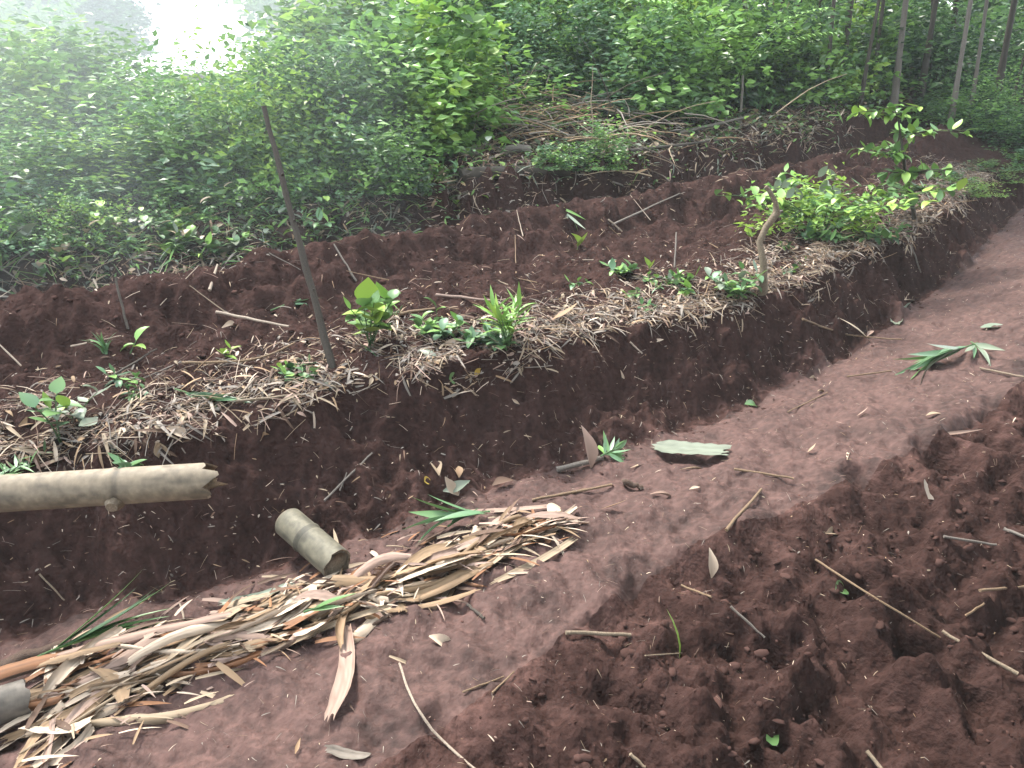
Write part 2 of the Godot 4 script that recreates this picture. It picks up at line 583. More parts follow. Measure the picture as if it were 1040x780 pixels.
# The leaves of a bush as one mesh: clumps on twigs through the crown's volume, many leaf-sized faces with gaps between.
func crown_mesh(seed_: int, clumps: int, per: int, rad: Vector3, leaf: float, wide: float, keys: Array, key: String, flat := 0.45, reach := 0.2) -> ArrayMesh:
	var g := RandomNumberGenerator.new()
	g.seed = seed_
	var s := Shape.new()
	s.smooth = false
	for c in clumps:
		var a := g.randf() * TAU
		var e := asin(g.randf_range(-0.25, 1.0))
		var r := pow(g.randf_range(0.12, 1.0), 0.42) * g.randf_range(0.82, 1.12)
		var out := Vector3(cos(a) * cos(e), sin(e), sin(a) * cos(e))
		var mid := Vector3(out.x * rad.x, maxf(0.02, out.y * rad.y + rad.y * 0.12), out.z * rad.z) * r
		mid *= 1.0 + 0.22 * sin(a * 3.0 + seed_) * cos(e * 4.0 + seed_ * 0.7)
		var base := tone(keys[g.randi() % keys.size()]) * g.randf_range(0.75, 1.2)
		var twig := (out + Vector3(g.randf_range(-0.5, 0.5), g.randf_range(-0.3, 0.7), g.randf_range(-0.5, 0.5))).normalized()
		for k in per:
			var q := mid + twig * g.randf_range(-reach, reach) + Vector3(g.randfn(), g.randfn(), g.randfn()) * reach * 0.33
			if q.y < 0.0:
				q.y = g.randf() * 0.06
			var ang := g.randf() * TAU
			var dir := (twig * 0.5 + Vector3(cos(ang), g.randf_range(-0.7, 0.35), sin(ang))).normalized()
			var nrm := (Vector3.UP * (1.0 - flat) + Vector3(g.randfn(), g.randfn(), g.randfn()) * flat + out * 0.3).normalized()
			var side := dir.cross(nrm).normalized()
			nrm = side.cross(dir)
			var ln := leaf * g.randf_range(0.6, 1.25)
			var w := ln * wide * 0.5
			var cc := base * g.randf_range(0.8, 1.25)
			cc.a = 1.0
			var m := q + dir * ln * 0.45
			var i := s.pos.size()
			s.pos.append(q)
			s.pos.append(m + side * w + nrm * w * 0.3)
			s.pos.append(q + dir * ln - nrm * ln * 0.12)
			s.pos.append(m - side * w + nrm * w * 0.3)
			for z in 4:
				s.col.append(cc)
			s.tri(i, i + 1, i + 2)
			s.tri(i, i + 2, i + 3)
	return s.mesh(tinted("foliage_" + key, 0.4, 0.9))

func bare_stems(seed_: int, n: int, height: float, radius: float, spread: float) -> Array:
	var out := []
	var keep := rng.seed
	var state := rng.state
	rng.seed = seed_
	for k in n:
		var s := Shape.new()
		var path := stem_path(Vector3(rng.randf_range(-0.1, 0.1), -0.08, rng.randf_range(-0.1, 0.1)), rough_dir(spread), height * rng.randf_range(0.7, 1.0), 6, 0.1, 0.16)
		rod(s, path, taper(7, radius, radius * 0.4), 6, Color(1, 1, 1))
		out.append(s.mesh(woody("bark")))
	rng.seed = keep
	rng.state = state
	return out

var crowns := {}
var shrub_stems := []
func shrub(called: String, label: String, p: Vector2, kind: String, wide: float, tall: float, group := "") -> Node3D:
	var t := thing(called, label, "shrub", at(p, -0.03), group)
	t.rotation.y = rng.randf() * TAU
	var pick: Array = crowns[kind]
	part(t, "crown", pick[rng.randi() % pick.size()], Transform3D(Basis.from_scale(Vector3(wide, tall, wide)), Vector3.ZERO))
	for k in 3:
		part(t, "stem", shrub_stems[rng.randi() % shrub_stems.size()], Transform3D(Basis(Vector3.UP, rng.randf() * TAU).scaled(Vector3(wide, tall, wide)), Vector3.ZERO))
	return t

# A tree: a tapered, slightly bent trunk with limbs, and a crown of several leaf masses.
func tree(called: String, label: String, p: Vector2, height: float, radius: float, crown_at: float, kind: String, wide: float, lean: Vector3, masses: int, bark: String, group := "", waver := 0.05) -> Node3D:
	var t := thing(called, label, "tree", at(p, -0.1), group)
	var dir := Vector3.UP + lean
	var path := stem_path(Vector3.ZERO, dir, height, 9, 0.0, waver)
	var s := Shape.new()
	var rr := taper(10, radius, radius * 0.4)
	rr[0] *= 1.5
	rod(s, path, rr, 10, Color(1, 1, 1), true, 0.06)
	var tops := []
	for k in masses:
		var f := lerpf(crown_at, 0.98, float(k) / maxi(masses - 1, 1)) * 8.99
		var j := int(f)
		var q := path[j].lerp(path[j + 1], f - j)
		var a := k * 2.4 + rng.randf()
		var reach := wide * rng.randf_range(0.35, 0.8)
		var limb := stem_path(q, Vector3(cos(a), 0.6, sin(a)), reach, 4, 0.1, 0.15)
		rod(s, limb, taper(5, radius * 0.4, radius * 0.12), 6, Color(1, 1, 1))
		tops.append(limb[4])
	part(t, "trunk", s.mesh(woody(bark)))
	var pick: Array = crowns[kind]
	for q in tops:
		var w := wide * rng.randf_range(0.6, 0.9)
		part(t, "crown", pick[rng.randi() % pick.size()], Transform3D(Basis(Vector3.UP, rng.randf() * TAU).scaled(Vector3(w, w * 0.8, w)), q - Vector3(0, w * 0.3, 0)))
	return t

# ---------------------------------------------------------------- sticks, sheaths and bamboo
# A stick lying on the ground between two points, rigid but for a slight bend.
func stick(called: String, label: String, category: String, pts: Array, r0: float, r1: float, key: String, lift := 0.0, group := "", raise_ends := Vector2.ZERO) -> MeshInstance3D:
	var n: int = maxi(7, pts.size() * 4)
	var c := Curve3D.new()
	for k in pts.size():
		var p := at(pts[k], r0 * 0.7 + lift)
		if k == 0:
			p.y += raise_ends.x
		if k == pts.size() - 1:
			p.y += raise_ends.y
		var dir := Vector3.ZERO
		if k > 0 and k < pts.size() - 1:
			dir = (at(pts[k + 1]) - at(pts[k - 1])) * 0.2
		c.add_point(p, -dir, dir)
	var path := PackedVector3Array()
	var origin := c.sample_baked(0.0)
	var up := 0.0
	var length := c.get_baked_length()
	for i in n:
		var q := c.sample_baked(length * i / (n - 1), true)
		path.append(q - origin)
		up = maxf(up, ground(q.x, -q.z) - q.y)
	for i in n:
		path[i].y += minf(up, 0.02) + rng.randf_range(-1, 1) * r0 * 0.25
		path[i] += Vector3(rng.randf_range(-1, 1), 0, rng.randf_range(-1, 1)) * r0 * 0.35
	var s := Shape.new()
	rod(s, path, taper(n, r0, r1), 7, Color(1, 1, 1), true, 0.08)
	return single(called, label, category, s.mesh(woody(key)), origin, group)

# Dry bamboo sheath: a fibrous strip a metre long along +x, its section rolled into an arc, streaked along its fibres.
var sheath_cache := {}
func sheath_mesh(variant: int, key: String) -> ArrayMesh:
	var id := "%d/%s" % [variant, key]
	if sheath_cache.has(id):
		return sheath_cache[id]
	var g := RandomNumberGenerator.new()
	g.seed = 300 + variant
	var s := Shape.new()
	var across := 9
	var lengths := 13
	var roll: float = [0.5, 1.2, 2.2, 3.6, 0.3, 1.7, 4.6, 0.8][variant % 8]
	var bend := g.randf_range(-0.04, 0.04)
	var twist := g.randf_range(-0.5, 0.5)
	var pointed: bool = variant % 4 == 0
	var streak := PackedFloat32Array()
	for k in across:
		streak.append(g.randf_range(0.7, 1.15))
	var torn := PackedFloat32Array()
	for k in across:
		torn.append(g.randf_range(-0.09, 0.03) if k % 2 else 0.0)
	for i in lengths:
		var t := float(i) / (lengths - 1)
		var w := 0.5 * (1.0 - 0.25 * t)
		if pointed:
			w *= pow(maxf(0.0, 1.0 - pow(t, 3.0)), 0.7) + 0.03
		w *= 0.55 + 0.45 * smoothstep(0.0, 0.25, t)
		var mid := Vector3(t, bend * 4.0 * t * (1.0 - t), 0.12 * sin(t * 2.0 + variant))
		var rad := 1.0 / maxf(roll, 0.05)
		for k in across:
			var f := (k / (across - 1.0) - 0.5)
			var a := f * roll
			var o := Vector2(sin(a) * rad, (1.0 - cos(a)) * rad) * w * 2.0
			o = o.rotated(twist * (t - 0.5))
			var stain := 1.0 - 0.28 * smoothstep(0.12, 0.4, n_fine.get_noise_2d(t * 0.16 + variant * 3.0, f * 0.1 + variant))
			var cc := streak[k] * g.randf_range(0.85, 1.08) * stain
			var n := Vector2(-sin(a), cos(a)).rotated(twist * (t - 0.5))
			s.v(mid + Vector3(torn[k] if i == lengths - 1 or i == 0 else 0.0, o.y * 0.12 + g.randf_range(-0.004, 0.004), o.x * 0.12), Vector3(0, n.y, n.x).normalized(), Color(cc, cc * 0.98, cc * 0.94))
	for i in lengths - 1:
		for k in across - 1:
			var a := i * across + k
			s.tri(a, a + 1, a + across)
			s.tri(a + 1, a + across + 1, a + across)
	sheath_cache[id] = s.mesh(leafy(key))
	return sheath_cache[id]

func lay(called: String, label: String, category: String, m: Mesh, a: Vector2, b: Vector2, width: float, lift: float, roll: float, group := "", rise := Vector2.ZERO) -> MeshInstance3D:
	var pa := at(a, lift + rise.x)
	var pb := at(b, lift + rise.y)
	var up := slope_normal(a.lerp(b, 0.5), 0.08).rotated((pb - pa).normalized(), roll)
	var o := single(called, label, category, m, pa, group)
	var l := pa.distance_to(pb)
	var f := frame(pb - pa, up, 1.0)
	o.basis = Basis(f.x * l, f.y * width, f.z * width)
	return o

# A hollow bamboo culm from a to b with nodes; at b it is broken off in splinters or cut square.
func culm(t: Node3D, a: Vector3, b: Vector3, radius: float, nodes: Array, splinters: float, key: String, inner: String, hollow := 0.12) -> void:
	var run := b - a
	var length := run.length()
	var f := run / length
	var side := any_across(f)
	var up := side.cross(f)
	var s := Shape.new()
	var sides := 28
	var stations := []
	var n := 150
	for i in n + 1:
		stations.append(float(i) / n * length)
	var g := RandomNumberGenerator.new()
	g.seed = 77
	var ragged := PackedFloat32Array()
	for k in sides:
		var spike := 1.6 if k in [3, 4, 17] else 0.0
		ragged.append(splinters * (0.7 * sin(k * 0.9) * sin(k * 0.37 + 1.0) + g.randf_range(-0.35, 0.25) + spike))
	for i in n + 1:
		var z: float = stations[i]
		var r := radius
		for q in nodes:
			r += radius * 0.06 * exp(-pow((z - q) / 0.006, 2.0)) - radius * 0.06 * exp(-pow((z - q - 0.012) / 0.006, 2.0))
		for k in sides:
			var a_ := TAU * k / sides
			var o := side * cos(a_) + up * sin(a_)
			var zz := z
			if i == n:
				zz = z + ragged[k]
			var tone_ := 0.86 + 0.08 * sin(a_ * 5.0) + g.randf_range(-0.05, 0.05)
			tone_ *= 1.0 - 0.45 * smoothstep(0.1, 0.45, n_fine.get_noise_2d(z * 0.22 + 2.0, a_ * 0.03))   # weather stains along the fibres
			for q in nodes:
				if absf(z - q - 0.014) < 0.012:
					tone_ *= 0.55
			s.v(f * zz + o * r, o, Color(tone_, tone_, tone_ * 0.97))
	for i in n:
		for k in sides:
			var p := i * sides + k
			var q := i * sides + (k + 1) % sides
			s.tri(p, q, p + sides)
			s.tri(q, q + sides, p + sides)
	var m := plain("culm_" + key, tone(key), 0.7, 0.08, 2.5)
	m.vertex_color_use_as_albedo = true
	part(t, "culm_wall", s.mesh(m))
	# the inside of the tube and the thickness of the wall at the broken end
	var w := Shape.new()
	for i in 3:
		for k in sides:
			var a_ := TAU * k / sides
			var o := side * cos(a_) + up * sin(a_)
			var z: float = [length + ragged[k], length + ragged[k] * 0.8 - 0.002, length - hollow][i]
			w.v(f * z + o * radius * [1.0, 0.84, 0.82][i], -o if i > 0 else f, Color(1, 1, 1))
	for i in 2:
		for k in sides:
			var p := i * sides + k
			var q := i * sides + (k + 1) % sides
			w.tri(p, q, p + sides)
			w.tri(q, q + sides, p + sides)
	var mid := w.v(f * (length - hollow), f, Color(1, 1, 1))
	for k in sides:
		w.tri(mid, 2 * sides + k, 2 * sides + (k + 1) % sides)
	var wm := plain("culm_inner_" + inner, tone(inner), 0.85, 0.2, 12.0)
	wm.vertex_color_use_as_albedo = true
	part(t, "broken_end", w.mesh(wm))

# ---------------------------------------------------------------- what cannot be counted: crumbs, chaff, ground cover
func lump(seed_: int) -> Shape:
	var g := RandomNumberGenerator.new()
	g.seed = seed_
	var s := Shape.new()
	var rings := 4
	var sides := 7
	s.v(Vector3(0, 0.8 * g.randf_range(0.7, 1.1), 0), Vector3.UP, Color(1, 1, 1))
	for i in range(1, rings):
		for k in sides:
			var e := PI * i / rings
			var a := TAU * k / sides
			var r := g.randf_range(0.68, 1.15)
			var o := Vector3(sin(e) * cos(a), cos(e) * 0.75, sin(e) * sin(a))
			s.v(o * r, o.normalized(), Color(1, 1, 1))
	var bottom := s.v(Vector3(0, -0.7, 0), Vector3.DOWN, Color(1, 1, 1))
	for k in sides:
		var k2 := (k + 1) % sides
		s.tri(0, 1 + k, 1 + k2)
		for i in rings - 2:
			var a := 1 + i * sides
			s.tri(a + k, a + sides + k, a + k2)
			s.tri(a + k2, a + sides + k, a + sides + k2)
		s.tri(bottom, bottom - sides + k2, bottom - sides + k)
	return s

func scatter(called: String, label: String, category: String, m: Mesh, places: Array, colors: PackedColorArray) -> void:
	var mm := MultiMesh.new()
	mm.transform_format = MultiMesh.TRANSFORM_3D
	mm.use_colors = true
	mm.mesh = m
	mm.instance_count = places.size()
	for i in places.size():
		mm.set_instance_transform(i, places[i])
		mm.set_instance_color(i, colors[i])
	var o := MultiMeshInstance3D.new()
	o.name = numbered(called)
	o.multimesh = mm
	add_child(o)
	tag(o, label, category)
	o.set_meta("kind", "stuff")

func pick_tone(keys: Array) -> Color:
	var c: Color = tone(keys[rng.randi() % keys.size()]) * rng.randf_range(0.65, 1.2)
	c.a = 1.0
	return c

func lying_frame(p: Vector2, length: float, wide: float, yaw: float, tilt: float) -> Basis:
	var n := (slope_normal(p, 0.03) + Vector3(rng.randf_range(-tilt, tilt), rng.randf_range(0, tilt), rng.randf_range(-tilt, tilt))).normalized()
	return frame(Vector3(cos(yaw), 0, sin(yaw)) - n * Vector3(cos(yaw), 0, sin(yaw)).dot(n), n, length, wide)

# ---------------------------------------------------------------- the wood and scrub uphill
func make_foliage() -> void:
	crowns["broad"] = [crown_mesh(1, 130, 22, Vector3(0.55, 0.95, 0.55), 0.10, 0.62, ["fresh", "bright", "mid", "fresh"], "broad"), crown_mesh(2, 150, 22, Vector3(0.6, 0.9, 0.5), 0.11, 0.62, ["fresh", "fresh", "mid"], "broad"), crown_mesh(3, 140, 22, Vector3(0.5, 1.0, 0.6), 0.085, 0.6, ["mid", "fresh", "fresh"], "broad")]
	crowns["fine"] = [crown_mesh(4, 160, 30, Vector3(0.6, 0.8, 0.6), 0.06, 0.5, ["mid", "fresh", "bright", "fresh"], "fine"), crown_mesh(5, 160, 30, Vector3(0.55, 0.9, 0.65), 0.065, 0.45, ["mid", "deep", "bluish"], "fine")]
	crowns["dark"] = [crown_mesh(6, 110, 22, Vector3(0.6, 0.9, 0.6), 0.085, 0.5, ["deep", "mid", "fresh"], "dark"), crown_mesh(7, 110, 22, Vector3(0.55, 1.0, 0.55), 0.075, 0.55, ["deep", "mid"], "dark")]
	crowns["low"] = [crown_mesh(8, 60, 18, Vector3(0.6, 0.5, 0.6), 0.075, 0.6, ["fresh", "mid", "bluish", "mid"], "low", 0.4, 0.14), crown_mesh(9, 70, 18, Vector3(0.6, 0.55, 0.5), 0.06, 0.5, ["bright", "fresh", "mid"], "low", 0.4, 0.14), crown_mesh(10, 60, 18, Vector3(0.5, 0.6, 0.6), 0.085, 0.65, ["bluish", "mid", "fresh"], "low", 0.4, 0.14)]
	crowns["tree"] = [crown_mesh(12, 260, 24, Vector3(0.6, 0.55, 0.6), 0.06, 0.55, ["mid", "deep", "mid"], "tree", 0.5, 0.12), crown_mesh(13, 260, 24, Vector3(0.55, 0.6, 0.6), 0.055, 0.55, ["deep", "deep", "mid"], "tree", 0.5, 0.12)]
	shrub_stems = bare_stems(91, 6, 0.75, 0.013, 0.5)

func place_scrub() -> void:
	var g1 := "hazy shrubs on the slope above the dug terrace"
	# low weeds along the upper rim
	var low := [Vector2(-2.553, 3.947), Vector2(-2.442, 4.088), Vector2(-2.301, 4.203), Vector2(-2.237, 4.578), Vector2(-2.033, 4.663), Vector2(-1.816, 4.771), Vector2(-1.564, 4.869), Vector2(-1.403, 5.137), Vector2(-1.197, 5.218), Vector2(-2.700, 4.317), Vector2(-2.495, 4.405), Vector2(-2.436, 4.773), Vector2(-2.239, 4.873), Vector2(-2.035, 4.982), Vector2(-1.762, 5.051), Vector2(-1.554, 5.359)]
	for p in low:
		shrub("low_weed", "knee-high leafy green weeds along the rim above the dug terrace", p, "low", rng.randf_range(0.3, 0.55), rng.randf_range(0.16, 0.4), "low leafy weeds along the terrace rim")
	for p in [Vector2(-2.857, 4.422), Vector2(-2.850, 4.795), Vector2(-2.672, 4.971), Vector2(-2.466, 5.135), Vector2(-2.192, 5.151), Vector2(-3.366, 5.336), Vector2(-3.116, 5.541), Vector2(-2.892, 5.781), Vector2(-2.571, 5.847), Vector2(-2.079, 5.539)]:
		var kind: String = ["broad", "fine", "low"][rng.randi() % 3]
		shrub("leafy_shrub", {"broad": "broad leaved", "fine": "small leaved", "low": "low spreading"}[kind] + " pale green shrub on the hazy slope above the terrace rim", p, kind, rng.randf_range(0.75, 1.05), rng.randf_range(0.5, 0.72), g1)
	for p in [Vector2(-3.832, 6.211), Vector2(-3.508, 6.456), Vector2(-3.267, 6.771), Vector2(-4.106, 5.853)]:
		shrub("leafy_shrub", "broad pale green shrub high on the slope below the dark distant trees", p, ["broad", "fine"][rng.randi() % 2], rng.randf_range(1.0, 1.3), rng.randf_range(0.6, 0.8), g1)
	for p in [Vector2(-2.983, 6.967), Vector2(-2.758, 7.269), Vector2(-2.254, 6.667)]:
		shrub("leafy_shrub", "low green shrub on the brow below the gap of open sky", p, "broad", rng.randf_range(0.7, 0.9), rng.randf_range(0.28, 0.42), g1)
	# the darker round bush behind the stake
	for p in [Vector2(-1.820, 5.364), Vector2(-1.507, 5.566), Vector2(-1.253, 5.837)]:
		shrub("round_bush", "dense dark green bush behind the leaning stake", p, "fine", rng.randf_range(0.85, 1.0), rng.randf_range(0.85, 1.0), "dark bushes behind the leaning stake")
	for p in [Vector2(-0.789, 5.318)]:
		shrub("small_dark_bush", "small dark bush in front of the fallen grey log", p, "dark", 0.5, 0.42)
	# the wall of bushes behind the brush pile
	var walls := [
		["tall fresh green bush above the dark bushes of the leaning stake", [Vector2(-1.624, 6.623), Vector2(-1.427, 6.727), Vector2(-1.494, 7.321), Vector2(-1.317, 7.410)]],
		["tall broad leaved green bush standing just behind the fallen log", [Vector2(-0.986, 5.995), Vector2(-0.704, 6.436), Vector2(-0.928, 7.738)]],
		["tall light green bush standing close behind the twig pile", [Vector2(-0.428, 7.086), Vector2(0.000, 7.772), Vector2(0.540, 8.181)]],
		["tall green bush between the twig pile and the young palm", [Vector2(0.988, 7.831), Vector2(1.382, 7.659), Vector2(2.012, 8.865)]],
		["tall green bush in the second row behind the twig pile", [Vector2(-0.392, 8.216), Vector2(0.206, 8.636), Vector2(0.851, 8.931), Vector2(1.501, 8.997)]]]
	for w in walls:
		for p in w[1]:
			shrub("tall_bush", w[0], p, ["broad", "broad", "fine"][rng.randi() % 3], rng.randf_range(1.0, 1.4), rng.randf_range(0.75, 1.3), w[0].replace("tall", "set of tall"))
	# farther up: larger bushes and slender trees beyond the brow, with a gap of open sky
	for a in [[-9.0, 13.0, 3.4], [-7.6, 12.4, 2.5], [-6.9, 13.0, 1.7], [-10.6, 15.5, 4.2], [-2.8, 12.0, 2.6], [-1.6, 12.6, 3.2], [-0.2, 12.4, 3.4], [1.2, 12.6, 3.4], [2.6, 13.0, 3.6], [4.0, 13.4, 4.0], [-2.6, 15.0, 3.8], [6.5, 14.0, 4.6], [8.8, 14.0, 5.0], [11.2, 14.5, 5.0]]:
		shrub("hillside_bush", "large hazy bush near the brow of the hill", Vector2(a[0], a[1]), "broad", a[2] * 0.55, a[2] * 0.8, "large bushes near the brow of the hill")
	for a in [[-13.6, 22.0, 6.5, 3.4], [-12.3, 24.0, 6.5, 2.4], [-15.8, 23.0, 7.0, 5.5], [-2.0, 22.0, 9.0, 4.0], [2.5, 20.0, 9.0, 4.0], [-5.0, 24.0, 7.0, 4.2], [-3.6, 23.0, 7.0, 4.5]]:
		tree("distant_tree", "hazy dark tree beyond the brow of the hill beside the open sky", Vector2(a[0], a[1]), a[2], 0.16, 0.12, "tree", a[3], Vector3(0.03, 0, 0), 10, "bark", "trees beyond the brow of the hill")
	# fog added over the open slope to stand in for lens glare: a bank against the scrub, and its thinner skirt down to the rim
	for b in [
		["added fog bank standing in for sky glare over the bushes", Vector3(-7.63, 2.6, -5.14), Vector3(14.0, 4.4, 3.6), 0.035],
		["added fog bank standing in for sky glare over the bushes", Vector3(-6.99, 2.6, -5.62), Vector3(15.6, 4.4, 3.6), 0.035],
		["added fog bank standing in for sky glare over the bushes", Vector3(-6.27, 2.6, -6.17), Vector3(17.4, 4.4, 3.6), 0.040],
		["thin added fog standing in for sky glare over the low weeds", Vector3(-6.93, 2.6, -1.72), Vector3(11.0, 4.0, 2.7), 0.050],
		["thin added fog standing in for sky glare over the low weeds", Vector3(-6.30, 2.6, -2.21), Vector3(12.6, 4.0, 2.7), 0.050]]:
		var glare_fog := FogVolume.new()
		glare_fog.name = numbered("slope_glare_fog")
		glare_fog.size = b[2]
		glare_fog.position = b[1]
		glare_fog.rotation.y = atan2(SA, CA)
		var fm := FogMaterial.new()
		fm.density = b[3]
		fm.albedo = Color(0.95, 0.98, 0.98)
		glare_fog.material = fm
		add_child(glare_fog)
		tag(glare_fog, b[0], "glare_fog")
		glare_fog.set_meta("kind", "stuff")

func place_thicket() -> void:
	# the dim thicket on the uphill corner: slender trunks, dark undergrowth, leaves overhead
	var stems := [[Vector2(4.094, 8.802), 6.2, 0.033, 0.000, "grey"], [Vector2(4.499, 8.364), 6.0, 0.025, 0.010, "grey"], [Vector2(4.999, 8.924), 5.6, 0.021, 0.000, "grey"], [Vector2(3.890, 8.879), 5.4, 0.022, -0.030, "bark"], [Vector2(3.471, 8.734), 5.8, 0.031, 0.015, "bark"], [Vector2(3.301, 8.971), 5.2, 0.025, -0.025, "bark"], [Vector2(3.025, 9.052), 5.2, 0.028, 0.025, "bark"], [Vector2(5.496, 9.331), 6.4, 0.037, 0.010, "bark"], [Vector2(5.691, 9.153), 6.0, 0.031, -0.015, "bark"], [Vector2(4.634, 9.346), 6.6, 0.031, 0.020, "bark"], [Vector2(2.767, 9.214), 5.6, 0.025, 0.000, "bark"], [Vector2(4.081, 9.793), 6.4, 0.031, -0.010, "bark"], [Vector2(5.326, 10.166), 6.4, 0.037, 0.000, "bark"], [Vector2(6.595, 10.167), 6.2, 0.037, 0.000, "bark"], [Vector2(6.760, 9.805), 6.2, 0.037, 0.000, "bark"]]
	for p in [Vector2(3.147, 8.255), Vector2(3.588, 8.481), Vector2(4.907, 9.612), Vector2(5.547, 9.160), Vector2(2.840, 8.859)]:
		stems.append([p, rng.randf_range(4.6, 6.0), rng.randf_range(0.014, 0.022), rng.randf_range(-0.12, 0.12), "bark"])
	var names := ["straight grey slender trunk standing clear at the front of the dim thicket", "thin crooked grey trunk beside the straight grey trunk"]
	for k in stems.size():
		var a: Array = stems[k]
		var t := tree("slender_tree", names[k] if k < 2 else "slender dark trunk in the dim thicket uphill of the path", a[0], a[1], a[2], 0.55, "tree", 1.7, Vector3(a[3], 0, 0), 5 if a[2] > 0.025 else 2, a[4], "" if k < 2 else "slender trunks in the dim thicket", 0.02)
	for p in [Vector2(2.432, 8.453), Vector2(2.913, 8.692), Vector2(3.642, 9.550), Vector2(4.413, 9.744), Vector2(5.154, 10.041), Vector2(6.361, 11.091), Vector2(4.377, 10.550), Vector2(5.521, 11.370), Vector2(3.216, 10.424), Vector2(7.147, 11.306), Vector2(6.635, 9.918)]:
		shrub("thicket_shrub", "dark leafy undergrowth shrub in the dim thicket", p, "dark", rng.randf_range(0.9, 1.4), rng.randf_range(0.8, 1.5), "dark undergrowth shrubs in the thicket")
	for p in [Vector2(2.587, 8.815), Vector2(3.002, 8.502), Vector2(3.651, 9.106)]:
		shrub("fringe_shrub", "fresh green shrub with hanging leaves before the dim thicket", p, "broad", rng.randf_range(0.6, 0.9), rng.randf_range(0.5, 1.1), "fresh shrubs along the front of the thicket")
	for p in [Vector2(5.167, 8.924), Vector2(5.482, 8.880), Vector2(5.130, 9.812), Vector2(4.739, 8.425), Vector2(5.133, 8.103), Vector2(4.532, 9.176)]:
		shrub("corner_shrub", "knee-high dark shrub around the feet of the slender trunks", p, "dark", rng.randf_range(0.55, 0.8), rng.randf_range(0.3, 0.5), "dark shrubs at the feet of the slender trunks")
	for p in [Vector2(3.598, 6.628), Vector2(4.213, 7.154), Vector2(4.776, 7.646), Vector2(3.647, 6.335), Vector2(4.333, 7.033)]:
		shrub("low_green_weed", "low bluish green weeds between the sapling and the thicket", p, "low", rng.randf_range(0.35, 0.5), rng.randf_range(0.15, 0.24), "low weeds between the sapling and the thicket")
	# dry tangled stems leaning about between the trunks
	for k in 34:
		var p := xd(rng.randf_range(6.2, 9.5), rng.randf_range(5.0, 7.0))
		var q := p + Vector2(rng.randf_range(-0.6, 0.6), rng.randf_range(-0.3, 0.3))
		stick("dead_stick", "thin dead stick leaning among the trunks of the thicket", "stick", [p, q], rng.randf_range(0.006, 0.013), 0.004, ["grey", "bark", "tan"][k % 3], 0.0, "dead sticks among the thicket trunks", Vector2(0.0, rng.randf_range(0.3, 1.5)))
	# feathery palm at the thicket's edge
	var t := thing("young_palm", "feathery bright young palm arching at the edge of the thicket", "palm", at(Vector2(2.094, 8.113), 0.0))
	for k in 9:
		var a := TAU * k / 9.0 + 0.3
		var rib := stem_path(Vector3.ZERO, Vector3(cos(a) * 0.55, 1.3, sin(a) * 0.55), rng.randf_range(1.2, 1.7), 12, 1.5, 0.03)
		var s := Shape.new()
		rod(s, rib, taper(13, 0.012, 0.003), 5, Color(1, 1, 1))
		var fr := part(t, "frond", s.mesh(woody("fresh")))
		var lf := Shape.new()
		for i in range(3, 13):
			for h in 2:
				for e in 2:
					var along_ := (rib[i] - rib[i - 1])
					var side := along_.cross(Vector3.UP).normalized() * (1.0 if e else -1.0)
					blade(lf, rib[i] - along_ * 0.5 * h, side + along_.normalized() * 0.6 + Vector3.UP * 0.1, Vector3.UP, 0.34 * (1.15 - i / 14.0), 0.034, 0.7, 0.2, LANCE, tone("fresh") * rng.randf_range(0.8, 1.4))
		part(fr, "leaflets", lf.mesh(tinted("palm_leaf", 0.42, 0.55)))

func place_shade_trees() -> void:
	# trees added out of view behind the camera; their shade darkens the faces turned that way
	for a in [[2.6, -5.0, 8.0, 4.0], [6.0, -3.0, 7.5, 3.6], [7.4, 0.6, 7.0, 3.4], [4.4, -1.6, 6.5, 3.0], [8.0, 3.6, 7.0, 3.2], [2.3, -1.7, 5.6, 3.0], [3.8, 0.0, 5.6, 2.6], [0.3, -3.0, 6.2, 3.2]]:
		tree("shade_tree", "large unseen tree added downhill of the path for shade", Vector2(a[0], a[1]), a[2], 0.16, 0.45, "tree", a[3], Vector3.ZERO, 12, "bark", "unseen trees added downhill of the path for shade")

